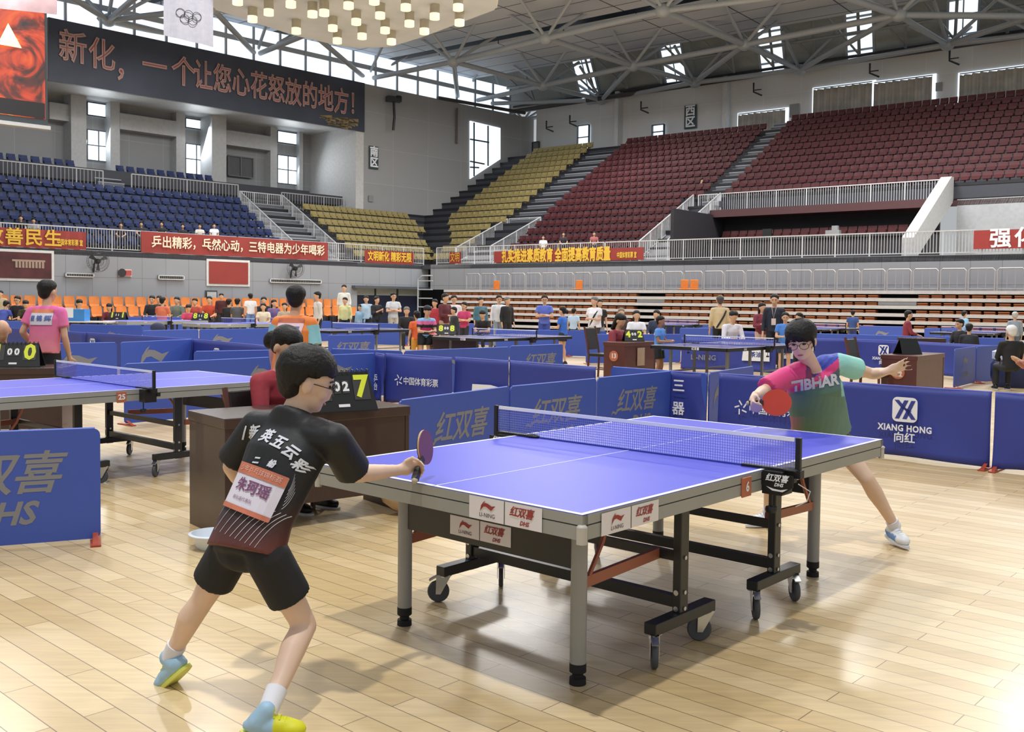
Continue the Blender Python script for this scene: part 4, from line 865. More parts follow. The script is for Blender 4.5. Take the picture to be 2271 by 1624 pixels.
m.build('reed_print', mat('reed_tan', '8d7c58', .7), t)
# lower banners on the railings
t, W_, H_, tx, p = wallpic('L', 312, 513, 726, 560, .05, REDB, 'railing_banner', 'long red banner with cream characters below the blue seats, darker at its right end', 'banner', bow=.03)
tx('乒出精彩，乓然心动，三特电器为少年喝彩', .62, .51, .5, CREAM, bold=.012, width=W_ * .93)
t, W_, H_, tx, p = wallpic('L', -40, 502, 190, 545, .05, REDB, 'railing_banner', 'red banner with yellow characters at the left edge of the photo', 'banner', bow=.02)
tx('改善民生', .8, .38, .5, GOLD, bold=.015, space=1.1); tx('中国体育彩票 宣', .3, .83, .36, GOLD, bold=.008, width=W_ * .26)
t, W_, H_, tx, p = wallpic('L', 808, 554, 916, 583, .05, REDB, 'railing_banner', 'small red banner with yellow print left of the wall corner', 'banner'); tx('文明新化 精彩无限', .6, .5, .5, GOLD, bold=.02, width=W_ * .9)
t, W_, H_, tx, p = wallpic('R', 998, 560, 1023, 585, .05, REDB, 'railing_banner', 'smallest red banner, just right of the wall corner', 'banner'); tx('文明', .6, .5, .5, GOLD, width=W_ * .8)
t, W_, H_, tx, p = wallpic('R', 1097, 558, 1428, 583, .05, REDB, 'railing_banner', 'red banner with dense yellow characters under the dark red seats', 'banner')
tx('扎实推进素质教育 全面提高教育质量', .8, .43, .48, GOLD, bold=.03, width=W_ * .74); tx('中国体育彩票 宣', .34, .9, .38, GOLD, bold=.01, width=W_ * .12)
t, W_, H_, tx, p = wallpic('R', 2161, 512, 2420, 553, .05, mat('banner_red2', '9c3733', .6), 'railing_banner', 'red banner with two white characters at the right edge of the photo', 'banner'); tx('强化', .85, .35, .5, WHP, bold=.02, space=1.2)
# posters, signs
t, W_, H_, tx, p = wallpic('L', 457, 574, 553, 634, 0, WHITE, 'wall_poster', 'red poster with white border and small gold mark on the left wall', 'poster'); MB().b2((.12, -.085, .12), (W_ - .12, -.07, H_ - .12)).build('print_area', REDB, t); tx('盛世新化', .5, .5, .56, GOLD, bold=.02); tx('中国体育彩票', .22, .5, .33, GOLD)
t, W_, H_, tx, p = wallpic('L', -60, 549, 119, 621, 0, WHITE, 'wall_poster', 'dark red poster showing a lit building at the left edge of the photo', 'poster')
MB().b2((.12, -.085, .12), (W_ - .12, -.07, H_ - .12)).build('print_area', mat('poster_maroon', '4e2226', .5, noise=.35, nscale=1.5), t)
m = MB()
for k in range(9): m.b2((W_ * (.5 + .042 * k), -.1, H_ * .42), (W_ * (.5 + .042 * k) + .1, -.09, H_ * .62))
m.b2((W_ * .46, -.1, H_ * .62), (W_ * .88, -.09, H_ * .68)); m.build('printed_building', mat('poster_gold', 'a08a7c', .6), t)
t, W_, H_, tx, p = wallpic('L', 262, 597, 291, 613, 0, mat('sign_pink', 'dcc4c4', .6), 'safety_sign', 'small white and red pictogram sign on the left wall', 'sign'); MB().b2((W_ * .5, -.09, 0.05), (W_ * .95, -.08, H_ - .05)).build('red_field', mat('sign_red', 'b04a48', .6), t); MB().lathe([(.17, 0), (.2, .0), (.2, .01), (.17, .01)], (W_ * .24, -.09, H_ * .5), 20, 'Y').build('ban_ring', BLP, t)
for fr, x0, y0, x1, y1, v, s_, lab in (('L', 818, 323, 838, 374, 7.15, '南\n区', 'dark framed sign with two white characters on the big corner wall'), ('R', 1519, 235, 1545, 287, 18.2, '西\n区', 'green framed sign with two white characters on the back wall of the right stand')):
    t, W_, H_, tx, p = wallpic(fr, x0, y0, x1, y1, v, mat('sign_dark_green', '2f4548', .5), 'block_sign', lab, 'sign'); tx(s_, .72 if fr == 'L' else .8, .5, .5, WHP, bold=.025)
for (x0, y0, x1, y1, lab) in ((143, 605, 207, 614, 'white framed vent in the left wall under the fan'), (349, 610, 407, 620, 'white framed vent in the left wall between the sign and the red poster'), (597, 618, 711, 627, 'longest white framed vent, under the right wall fan')):
    t, W_, H_, tx, p = wallpic('L', x0, y0, x1, y1, 0, mat('vent_grey', '8a8c8e', .6), 'wall_vent', lab, 'vent'); m = MB()
    for a, b in (((0, 0), (W_, .04)), ((0, H_ - .04), (W_, H_)), ((0, 0), (.05, H_)), ((W_ - .05, 0), (W_, H_))): m.b2((a[0], -.11, a[1]), (b[0], -.07, b[1]))
    m.build('vent_frame', WHITE, t); m = MB()
    for k in range(1, int(W_ / .11)): m.b2((k * .11, -.10, .04), (k * .11 + .03, -.07, H_ - .04))
    m.build('slat', CARD, t)
t, W_, H_, tx, p = wallpic('L', 454, 644, 481, 700, 0, FRAME, 'standing_mirror', 'dark framed glass panel behind the orange chairs', 'mirror'); MB().b2((.08, -.1, .08), (W_ - .08, -.08, H_ - .08)).build('glass', mat('mirror_grey', 'b4b8ba', .2), t)
t, W_, H_, tx, p = wallpic('L', 812, 631, 826, 639, 0, mat('vent_grey', '8a8c8e', .6), 'notice_board', 'small grey board on the wall left of the navy door', 'board')
for fr, x0, y0, x1, y1, v, lab in (('L', 701, 391, 715, 419, 12.3, 'grey cabinet on the recess wall beside the third window'), ('R', 1752, 232, 1772, 261, 18.2, 'grey louvre panel between the curtained windows'), ('R', 2076, 184, 2090, 203, 18.2, 'small grey hatch right of the widest curtains'), ('L', 817, 433, 827, 447, 7.15, 'small grey box low on the big corner wall')):
    t, W_, H_, tx, p = wallpic(fr, x0, y0, x1, y1, v, mat('vent_grey', '8a8c8e', .6), 'wall_box', lab, 'box')
def fan(x, y, v, lab):
    u, z = hit('L', x, y, v); c = LPt(u, v - .45, z); t = root('wall_fan', c, AL + PI); tag(t, lab, 'fan'); R_ = .5
    m = MB(); 
    for rr, yy in ((R_, 0), (R_ * .98, -.16), (R_ * .7, -.2), (R_ * .4, -.22)): m.path([(rr * math.cos(k * PI / 14), yy, rr * math.sin(k * PI / 14)) for k in range(29)], .008, n=5)
    for k in range(28): a = k * PI / 14; m.path([(.08 * math.cos(a), -.22, .08 * math.sin(a)), (R_ * .7 * math.cos(a), -.2, R_ * .7 * math.sin(a)), (R_ * math.cos(a), -.08, R_ * math.sin(a)), (R_ * math.cos(a), 0, R_ * math.sin(a))], .004, n=4)
    m.build('guard', BLK, t); m = MB()
    for k in range(3): a = k * 2 * PI / 3 + .5; m.prism([(.06 * math.cos(a - .3), -.1, .06 * math.sin(a - .3)), (.44 * math.cos(a - .25), -.12, .44 * math.sin(a - .25)), (.46 * math.cos(a + .22), -.06, .46 * math.sin(a + .22)), (.07 * math.cos(a + .5), -.06, .07 * math.sin(a + .5))], (0, .008, 0))
    m.build('blade', mat('fan_blade', '3c3e42', .5), t); MB().lathe([(.0, .1), (.12, .1), (.12, -.1), (.08, -.16), (0, -.16)], n=16, axis='Y').build('motor', BLK, t, smooth='auto'); MB().path([(0, .1, 0), (0, .35, -.1), (0, .44, -.5)], .04).build('bracket', BLK, t)
fan(207, 580, 0, 'black cage fan on the left wall above the first vent'); fan(644, 596, 0, 'dark cage fan on the left wall above the longest vent')
# line for hanging cables
m = MB(); 
for x, y0, y1 in ((1015, 240, 318),): 
    u, z0 = hit('L', x, y0, 7.0); _, z1 = hit('L', x, y1, 7.0); m.beam(LPt(u, 7.05, z0), LPt(u, 7.05, z1), .22, .12)
o = m.build('trim_downpipe', mat('pipe_brown', '5c4a44', .5)); struct(o)
u, z = hit('L', 865, 222, 7.0); c = LPt(u, 6.6, z); t = root('wall_speaker', c); tag(t, 'dark loudspeaker cluster with trailing cable on the big corner wall', 'speaker')
MB().box((0, 0, 0), (1.0, .5, .35), .4).box((.35, -.1, .15), (.3, .2, .15), .8).build('speaker_head', BLK, t); MB().path([(0, 0, -.1), (.05, 0, -1.2), (-.02, 0, -2.1)], .09).build('cable', BLK, t)
# LED screen with a plain fiery picture
M_fire = bpy.data.materials.new('screen_fire'); M_fire.use_nodes = True; nt = M_fire.node_tree; b = nt.nodes['Principled BSDF']; tc = nt.nodes.new('ShaderNodeTexCoord'); n = nt.nodes.new('ShaderNodeTexNoise'); n.inputs['Scale'].default_value = .6; n.inputs['Detail'].default_value = 6; n.inputs['Distortion'].default_value = 1.6
nt.links.new(tc.outputs['Object'], n.inputs['Vector']); rp = nt.nodes.new('ShaderNodeValToRGB'); nt.links.new(n.outputs[0], rp.inputs[0]); e = rp.color_ramp.elements; e[0].position = .33; e[0].color = (*lin('241a20'), 1); e[1].position = .68; e[1].color = (*lin('ffd860'), 1)
for ps, c_ in ((.42, '6e2218'), (.5, 'e0441c'), (.6, 'ff6a22')): q = e.new(ps); q.color = (*lin(c_), 1)
nt.links.new(rp.outputs[0], b.inputs['Emission Color']); b.inputs['Emission Strength'].default_value = 1.0; b.inputs['Base Color'].default_value = (.02, .02, .02, 1)
sc = root('led_screen', D(105, 280, 41)); xd = (D(105, 280, 41) - D(-160, 250, 38)); xd.z = 0; xd.normalize(); sc.rotation_euler = (0, 0, math.atan2(xd.y, xd.x)); tag(sc, 'tall glowing screen with an orange fire picture at the left edge', 'screen')
H_ = (D(105, 25, 41) - D(105, 280, 41)).z; m = MB(); m.b2((-5.2, -.05, 0), (0, .25, H_)); m.build('screen_frame', FRAME, sc); 
m = MB(); m.b2((-5.1, -.08, .25), (-.1, -.04, H_ - .1)); m.build('picture', M_fire, sc); m = MB(); m.b2((-5.1, -.1, .27), (-.12, -.085, .9)); m.build('picture_shade', mat('screen_black', '1c1a20', .5, emit=.02), sc)
m = MB(); m.prism([(-1.9, -.1, 3.0), (-1.0, -.1, 3.0), (-1.5, -.1, 3.9)], (0, .01, 0)); m.build('picture_peak', mat('screen_yellow', 'ffe9a8', .5, emit=.8), sc)
m = MB(); m.b2((-5.2, -.1, -.15), (.1, .3, .0)); m.build('bottom_rail', RAIL, sc)
# Olympic flag
fg = root('hanging_flag', D(363, 78, 36)); q = D(473, 96, 36.6) - D(363, 78, 36); fw_ = math.hypot(q.x, q.y); fg.rotation_euler = (0, 0, math.atan2(q.y, q.x)); tag(fg, 'white flag with five linked dark rings hanging from the roof', 'flag')
m = MB(); n_ = 16; m.add([(fw_ * i / n_, .03 * math.sin(i * .9), z) for i in range(n_ + 1) for z in (-.25 * i / n_, 2.3)], [(2 * i, 2 * i + 2, 2 * i + 3, 2 * i + 1) for i in range(n_)]); o = m.build('flag_cloth', mat('flag_white', '9c9ca8', .8), fg, fixn=False); s_ = o.modifiers.new('s', 'SOLIDIFY'); s_.thickness = .01
f2 = root('hanging_flag', D(-60, 10, 37)); f2.rotation_euler = fg.rotation_euler; tag(f2, 'pale pink and red flag cut by the top left corner of the photo', 'flag'); mb = MB(); mb.b2((0, 0, -.05), (2.85, .02, 1.5)); mb.build('flag_cloth', mat('flag_pink', 'b0949a', .8, noise=.25, nscale=1.2), f2)
m = MB()
for cx, cz in ((.0, .0), (.28, -.04), (.56, -.08), (.14, -.2), (.42, -.24)): m.path([(fw_ * .5 - .28 + cx + .155 * math.cos(k * PI / 12), -.06, .85 + cz + .155 * math.sin(k * PI / 12)) for k in range(25)], .011, n=5)
m.build('five_rings', BLP, fg)
# curtains of the back windows
CURT = mat('curtain_grey', 'a5a29c', .8, noise=.2, nscale=1.2)
def curtain(x0, y0, x1, y1, label, light=True):
    u0, z0 = hit('R', x0, y1, 18.1); u1, z1 = hit('R', x1, y0, 18.1); _, z1 = hit('R', x0, y0, 18.1)
    wn[0] += 1; r = root('window_%d' % wn[0]); setf(r, 'R'); r['kind'] = 'structure'; MB().b2((u0 - .15, 18.22, z0 - .5), (u1 + .15, 18.28, z1 + .12)).build('pane', GLASS, r)
    t = root('window_curtain', RPt(u0, 18.0, z0 - .8), AR); tag(t, label, 'curtain'); n = int((u1 - u0) / .09); H_ = z1 - z0 + .8; mb = MB(); rr = random.Random(5)
    mb.add([(i * (u1 - u0) / n, (.12 * math.sin(i * 1.3) + .05 * math.sin(i * .37)), z) for i in range(n + 1) for z in (0, H_ - .06 - (.05 if i % 5 == 2 else 0))], [(2 * i, 2 * i + 2, 2 * i + 3, 2 * i + 1) for i in range(n)]); mb.build('curtain_cloth', CURT, t, smooth=True, fixn=False)
    MB().path([(0, .02, H_), (u1 - u0, .02, H_)], .03, n=6).build('curtain_rod', BLK, t)
curtain(1638, 254, 1742, 284, 'short grey curtains over the smallest back window'); curtain(1804, 198, 1935, 262, 'grey curtains, left pair over the wide back window'); curtain(1938, 184, 2069, 245, 'grey curtains, right pair over the wide back window'); curtain(2128, 165, 2300, 222, 'grey curtains at the right edge of the photo')
# floodlight brackets under the gutter
for x, y in ((1210, 282), (1262, 270), (1420, 240), (1670, 200), (1928, 158), (2105, 130)):
    u, z = hit('R', x, y, 17.2); t = root('wall_bracket', RPt(u, 17.3, z + .1)); tag(t, 'small dark bracket under the roof edge of the right stand', 'bracket', 'brackets under the roof edge'); MB().path([(0, 0, .4), (0, 0, -.2), (.55, -.1, -.45)], .06).path([(0, 0, -.1), (.5, -.1, -.05)], .04).build('bracket_arm', BLK, t)
# ------------------------------------------------------------------ folded bleachers before the right wall
NOSE = mat('bleacher_nosing', 'b9bac0', .4); BRN = mat('bleacher_brown', '5b3a30', .6)
bl = root('folded_bleachers', RPt(2.9, -3.2, 0), AR); tag(bl, 'long stack of folded bleachers with pale edges along the right wall', 'bleachers')
for i, z in enumerate((.10, .42, .74, 1.06, 1.36, 1.68, 1.99, 2.3)):
    MB().b2((0, .13 * i, z - .06), (33, 3.0 if i == 7 else 1.2 + .1 * i, z - .0)).build('deck', BRN, bl); MB().b2((0, .13 * i - .04, z - .13), (33, .13 * i, z + .01)).build('nosing', NOSE, bl)
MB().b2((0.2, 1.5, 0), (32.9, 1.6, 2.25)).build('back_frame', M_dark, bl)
m = MB()
for k in range(4): m.path([(-.2, .1 + .02 * k, 1.3 + k * .5), (-1.3, .1, 1.3 + k * .5)], .03, n=6)
m.path([(-1.3, .1, .0), (-1.3, .1, 2.9), (-1.0, .1, 3.1), (-.2, .1, 3.1)], .04, n=6); m.build('end_rail', STEEL, bl)
for a in (12.9, 24.6): MB().b2((a, .78, 1.7), (a + 1.55, .85, 1.95)).build('aisle_plate', mat('aisle_grey', '8e9196', .5), bl)
gr = None
for k in range(30):
    if gr is None:
        gr = root('guard_frame', RPt(3.4, -.9, 2.3), AR); w_ = 1.0; MB().path([(0, 0, 0), (0, 0, .86), (.08, 0, .95), (w_ - .08, 0, .95), (w_, 0, .86), (w_, 0, 0)], .03, n=6).path([(0, 0, .12), (w_, 0, .12)], .015, n=5).build('hoop', RAILD, gr); m = MB()
        for x in (.36, .66): m.path([(x, 0, .12), (x, 0, .93)], .013, n=5)
        m.build('infill_bar', RAILD, gr); tag(gr, 'grey tubular guard frame in the row on top of the folded bleachers', 'guard frame', 'guard frames on top of the folded bleachers')
    else:
        c = gr.copy(); COL.objects.link(c); c.location = RPt(3.4 + k * 1.09, -.9, 2.3)
        for ch in gr.children:
            d_ = ch.copy(); COL.objects.link(d_); d_.parent = c
def flat_seat_mesh():
    m = MB(); m.b2((-.2, -.05, -.05), (.2, .4, .0)); m.b2((-.2, -.06, .035), (.2, .38, .075)); m.b2((-.19, .1, 0), (.19, .36, .035)); me = m.me('folded_seat'); me.materials.append(mat('folded_seat_orange', '9a5a34', .6, noise=.25, nscale=.5)); return me
FS = flat_seat_mesh(); cnt = 0
for i, z in ((7, 2.3), (6, 1.99), (5, 1.68), (4, 1.36), (3, 1.06), (2, .74)):
    if i == 7: continue
    for k in range(64):
        u = .4 + k * .51
        if 12.8 < u < 14.6 or 24.5 < u < 26.3: continue
        if i == 6 and False: continue
        cnt += 1
        if cnt > 298: break
        o = bpy.data.objects.new('folded_chair', FS); COL.objects.link(o); o.location = RPt(2.9 + u, -3.2 + .13 * i + .08, z + .055); o.rotation_euler = (0, 0, AR)
        tag(o, 'flat folded orange seat on the closed bleachers', 'seat', 'folded seats of the closed bleachers')
OR_S = mat('orange_shell', 'cf7a34', .5, noise=.08)
for x, lab in ((1104, 'upright orange seat at the left end of the folded bleachers'), (1287, 'single orange seat standing on the folded bleachers before the third banner'), (1521, 'left one of two orange seats standing side by side on the bleachers'), (1542, 'right one of two orange seats standing side by side on the bleachers')):
    u, z = hit('R', x, 632, -1.6); o = MB().box((0, 0, .26), (.42, .05, .5)).box((0, -.18, .04), (.4, .38, .05)).build('folding_chair', OR_S, bevel=.02); o.location = RPt(u, -1.7, 2.32); o.rotation_euler = (0, 0, AR); tag(o, lab, 'seat')
# orange chairs on two low steps along the left wall
mb = MB(); fb(mb, 'L', (6, -3.3, 0), (33, -1.7, .35)); fb(mb, 'L', (6, -1.7, 0), (33, -.1, .78)); sobj('floor_low_steps', 'L', mb, M_conc)
def shell_chair():
    m = MB(); vs = []; prof = [(-.22, .48), (-.2, .45), (.0, .43), (.17, .45), (.21, .55), (.24, .75), (.26, .92)]; wd = [.2, .21, .22, .22, .23, .25, .22]
    for (y, z), w_ in zip(prof, wd):
        for k in range(5): a = -1 + k / 2; vs.append((a * w_, y - .03 * (1 - a * a) * -1, z))
    m.add(vs, [(i * 5 + k, i * 5 + k + 1, (i + 1) * 5 + k + 1, (i + 1) * 5 + k) for i in range(6) for k in range(4)]); vs2 = [(x, y + .03, z - .02) for x, y, z in vs]; m.add(vs2, [(i * 5 + k, i * 5 + k + 1, (i + 1) * 5 + k + 1, (i + 1) * 5 + k) for i in range(6) for k in range(4)])
    me = m.me('shell'); me.materials.append(OR_S); m = MB(); m.b2((-.03, -.05, 0), (.03, .1, .44)); m2 = m.me('pedestal'); m2.materials.append(BLK); return me, m2
SC, SP = shell_chair(); i = 0
for row, (v, z, n0) in enumerate(((-.75, .78, 0), (-2.35, .35, 1))):
    for k in range(44):
        u = 7.2 + k * .57
        if u > 32: break
        c = root('shell_chair', LPt(u, v, z), AL + PI); tag(c, 'orange plastic chair in the %s row along the left wall' % ('upper' if row == 0 else 'lower'), 'chair', 'orange chairs in the %s row along the left wall' % ('upper' if row == 0 else 'lower'))
        for nm, me in (('shell', SC), ('pedestal', SP)): o = bpy.data.objects.new(nm, me); COL.objects.link(o); o.parent = c
# ------------------------------------------------------------------ people
SKIN = mat('skin', 'd0a588', .5, noise=.05, nscale=8); SKINL = mat('skin_light', 'e2c2ac', .5, noise=.05, nscale=8); HAIR = mat('hair_black', '141213', .55, noise=.2, nscale=30, bump=.35, bscale=70, spec=.35)
HAIRG = mat('hair_grey', '6f6a66', .6); EYEM = mat('eye_dark', '1a1414', .3); LIPM = mat('lip', 'a8695e', .5); SHOEB = mat('shoe_black', '1b1b1e', .5); SHOEW = mat('shoe_white', 'd8dade', .5); SOCK = mat('sock_white', 'e2e2ea', .8)
def hmat(c):  # cloth of one colour
    return mat('cloth_' + c, c, .75, noise=.1, nscale=5, bump=.25, bscale=9)
def Vn(a): return Vector(a)
def fingers(mb, wrist, hand_dir, palm_n, thumb_side, s, curl=.25, grip=False):
    """palm and five separate fingers; palm_n = direction the palm faces"""
    d = Vector(hand_dir).normalized(); n = (Vector(palm_n) - d * Vector(palm_n).dot(d)).normalized(); sd = d.cross(n).normalized() * thumb_side
    w = Vector(wrist); c = w + d * .048 * s
    mb.ell(c, (.05 * s, .042 * s, .016 * s), R=Matrix((d, sd, n)).transposed())
    mb.cap(w - d * .02 * s, w + d * .04 * s, .025 * s, .028 * s)
    for i, (off, ln) in enumerate(((.031, .072), (.011, .08), (-.010, .075), (-.030, .06))):
        p = w + d * .088 * s + sd * off * s * 1.1; dd = (d + sd * off * 7).normalized(); q = p
        segs = 3; a = curl if not grip else 1.38; dd = d if grip else dd; ln = ln * (.82 if grip else 1)
        for k in range(segs):
            if k or grip: dd = (dd * math.cos(a) + n * math.sin(a)).normalized()
            q2 = q + dd * ln * s * (.42, .33, .25)[k]; mb.cap(q, q2, (.0086 - .0008 * k) * s, (.0080 - .0008 * k) * s, n=8); q = q2
    p = w + d * .03 * s + sd * .036 * s; d1 = (d * .7 + sd * .6 + n * .35).normalized(); q = p + d1 * .035 * s; mb.cap(p, q, .012 * s, .0105 * s, n=8)
    d2 = (d * .85 + n * (.5 if not grip else .9) + sd * (.1 if not grip else -.3)).normalized(); mb.cap(q, q + d2 * .03 * s, .0105 * s, .009 * s, n=8)
def figure(J, sp, label, name='person', group=None):
    """J: joints in hall coordinates. sp: size, clothes, hair"""
    s = sp.get('s', 1.0); vox = sp.get('vox', .02); fine = vox < .012
    pel, neck, head = Vn(J['pelvis']), Vn(J['neck']), Vn(J['head']); fw = Vn(J['face']).normalized(); hup = Vn(J.get('hup', (0, 0, 1))); hup = (hup - fw * hup.dot(fw)).normalized(); hr = fw.cross(hup).normalized()
    shL, shR = Vn(J['shL']), Vn(J['shR']); hipL, hipR = Vn(J['hipL']), Vn(J['hipR'])
    base = Vector((pel.x, pel.y, J.get('z0', 0))); t = root(name, base); tag(t, label, 'person', group)
    def loc(me):
        me.transform(Matrix.Translation(-base)); return me
    spine = (neck - pel).normalized(); sr_ = (shR - shL).normalized(); sf = spine.cross(sr_).normalized()
    if sf.dot(Vn(J.get('front', fw))) < 0: sf = -sf
    hp = (hipR - hipL).normalized(); hf = spine.cross(hp).normalized(); hf = hf if hf.dot(sf) > 0 else -hf
    # ---- body (one skin surface)
    g = s * sp.get('headk', 1.08); b = MB(); HR = Matrix((hr, fw, hup)).transposed()
    b.ell(head + hup * .02 * g, (.074 * g, .092 * g, .095 * g), R=HR, n=20, m=14); b.ell(head - hup * .055 * g + fw * .018 * g, (.055 * g, .062 * g, .062 * g), R=HR, n=16, m=10); b.ell(head - hup * .09 * g + fw * .055 * g, (.022 * g, .02 * g, .018 * g), R=HR)
    b.cap(head - hup * .045 * g + fw * .085 * g, head + hup * .005 * g + fw * .082 * g, .0135 * g, .008 * g, n=8)
    b.ell(head - hup * .02 * g + fw * .085 * g, (.014 * g, .016 * g, .01 * g), R=HR)
    for k in (-1, 1): b.ell(head + hr * k * .08 * g - hup * .008 * g - fw * .005 * g, (.014 * g, .022 * g, .034 * g), R=HR); b.ell(head + hr * k * .03 * g - hup * .03 * g + fw * .06 * g, (.025 * g, .022 * g, .025 * g), R=HR)
    b.cap(neck - spine * .02 * s, head - hup * .05 * s - fw * .01 * s, .052 * s, .05 * s, n=14)
    mid = (shL + shR) / 2; b.loft([(pel - spine * .05 * s, hp, hf, .14 * s, .09 * s), (pel + spine * .12 * s, hp, hf, .125 * s, .085 * s), (pel.lerp(mid, .7), sr_, sf, .145 * s, .095 * s), (mid - spine * .02 * s, sr_, sf, .14 * s, .075 * s), (neck, sr_, sf, .05 * s, .05 * s)], 16)
    al = sp.get('arm', 1.0)
    for S_ in 'LR':
        sh, el, wr = Vn(J['sh' + S_]), Vn(J['el' + S_]), Vn(J['wr' + S_]); b.cap(sh, el, .048 * s * al, .037 * s * al, n=12); m1 = el.lerp(wr, .3); b.cap(el, m1, .037 * s * al, .039 * s * al, n=12); b.cap(m1, wr, .039 * s * al, .025 * s * al, n=12)
        hd = Vn(J.get('hd' + S_, (wr - el))); pn = Vn(J.get('pn' + S_, sf * .5 - Vector((0, 0, 1)) * .6)); 
        if vox <= .012: fingers(b, wr, hd, pn, J.get('ts' + S_, 1), s * sp.get('hand', 1), J.get('curl' + S_, .3), J.get('grip' + S_, False))
        else: hdn = hd.normalized(); b.cap(wr, wr + hdn * .08 * s, .026 * s, .03 * s, n=8); b.cap(wr + hdn * .08 * s, wr + hdn * .14 * s, .024 * s, .016 * s, n=8)
        hi, kn, an = Vn(J['hip' + S_]), Vn(J['kn' + S_]), Vn(J['an' + S_]); lg = sp.get('leg', 1.0)
        b.cap(hi, kn, .078 * s * lg, .052 * s * lg, n=14); c = kn.lerp(an, .28); bk = (hi - an).normalized(); off = (kn - (hi + an) / 2); off = -off.normalized() * .012 * s if off.length > .02 else -sf * .012 * s
        b.cap(kn, c + off, .052 * s * lg, .056 * s * lg, n=14); b.cap(c + off, kn.lerp(an, .6), .056 * s * lg, .043 * s * lg, n=14); b.cap(kn.lerp(an, .6), an, .043 * s * lg, .033 * s * lg, n=12)
    body = remesh(b, vox, 5 if fine else 2); body.materials.append(sp.get('skin', SKIN)); bo = link('body', loc(body), t)
    # ---- face
    if sp.get('facial', fine) :
        for k in (-1, 1):
            e = MB().ell(head + hr * k * .031 * g + hup * .004 * g + fw * .0825 * g, (.013 * g, .006 * g, .006 * g), R=HR); link('eye', loc(e.me()), t, True).data.materials.append(EYEM)
            e = MB().path([head + hr * k * .014 * g + hup * .022 * g + fw * .088 * g, head + hr * k * .03 * g + hup * .027 * g + fw * .0875 * g, head + hr * k * .05 * g + hup * .022 * g + fw * .077 * g], .003 * g, n=6); link('eyebrow', loc(e.me()), t).data.materials.append(HAIR)
        e = MB().ell(head - hup * .068 * g + fw * .079 * g, (.019 * g, .006 * g, .0045 * g), R=HR); link('mouth', loc(e.me()), t, True).data.materials.append(LIPM)
    if sp.get('glasses'):
        gl = MB()
        for k in (-1, 1):
            c = head + hr * k * .034 * g - hup * .004 * g + fw * .1 * g; gl.path([c + hr * .028 * g * math.cos(a * PI / 9) + hup * .021 * g * math.sin(a * PI / 9) for a in range(19)], .0018 * g, n=5)
            gl.path([c + hr * k * .028 * g + hup * .004 * g, head + hr * k * .078 * g + hup * .006 * g, head + hr * k * .08 * g - fw * .01 * g], .0018 * g, n=5)
        gl.path([head - hr * .006 * g + fw * .1 * g, head + hr * .006 * g + fw * .1 * g], .0018 * g, n=5); gl.build('glasses', BLKM, t).data.transform(Matrix.Translation(-base))
    # ---- hair
    hs = sp.get('hair', 'short')
    if hs != 'bald':
        h = MB(); c0 = head + hup * .034 * g - fw * .016 * g
        h.ell(head + hup * .042 * g - fw * .022 * g, (.082 * g, .094 * g, .088 * g), R=HR, n=24, m=16); h.ell(head - fw * .056 * g - hup * .004 * g, (.074 * g, .056 * g, .08 * g), R=HR, n=18, m=12)
        rnd = random.Random(len(label)); big = {'bowl': .008, 'bangs': .003}.get(hs, 0.0); N_ = 64 if fine else 30
        for i in range(N_):
            a = 2 * PI * (i + rnd.uniform(-.3, .3)) / N_; d = fw * math.cos(a) + hr * math.sin(a); ca = math.cos(a)
            ry = math.hypot((.085 + big) * math.sin(a), (.101 + big * .6) * ca)
            front = {'bowl': 84, 'bangs': 97}.get(hs, 66); side = {'bowl': 92, 'bangs': 96}.get(hs, 88); bk = {'bowl': 138, 'long': 140, 'bangs': 130, 'bun': 118}.get(hs, 124)
            e = side + (front - side) * max(0, ca) ** .8 * (1 if ca > 0 else 0) if ca > 0 else side + (bk - side) * (-ca) ** .7
            e = math.radians(e + rnd.uniform(-7, 7)); pts = []; rr = []
            for k in range(6):
                t_ = .25 + (e - .25) * k / 5; pts.append(c0 + d * ry * min(1, math.sin(t_) * 1.02 if t_ < PI / 2 else (1 - (t_ - PI / 2) * .32)) + hup * (.089 + big) * math.cos(t_) * (1 if t_ < PI / 2 else 1.25) * g / g * 1.0 - hup * 0)
                rr.append(.019 * g * (1 - .62 * (k / 5) ** 2))
            pts = [c0 + (q - c0) * 1.0 for q in pts]; pts = [c0 + (q - c0) * g for q in pts] if True else pts
            h.path(pts, rr, n=6)
        if hs == 'bangs':
            for k in (-1, 1): h.path([head + hr * k * .06 * g + hup * .07 * g + fw * .05 * g, head + hr * k * .082 * g + hup * .01 * g + fw * .045 * g, head + hr * k * .08 * g - hup * .06 * g + fw * .04 * g], [.016 * g, .011 * g, .004 * g])
            h.path([head - fw * .11 * g + hup * .03 * g, head - fw * .15 * g - hup * .04 * g, head - fw * .12 * g - hup * .15 * g], [.028 * g, .032 * g, .01 * g], n=10)
        if hs == 'long': h.loft([(head + hup * .02 * g - fw * .04 * g, hr, fw, .09 * g, .07 * g), (head - hup * .1 * g - fw * .05 * g, hr, fw, .09 * g, .05 * g), (head - hup * .2 * g - fw * .06 * g, hr, fw, .07 * g, .035 * g)], 16)
        if hs == 'bun': h.ell(head - fw * .145 * g - hup * .03 * g, (.055 * g, .05 * g, .065 * g), R=HR)
        me = remesh(h, .0062 if fine and vox < .01 else min(vox, .014), 2 if fine else 1); me.materials.append(sp.get('hairm', HAIR)); link('hair', loc(me), t)
    # ---- shirt
    H = {}
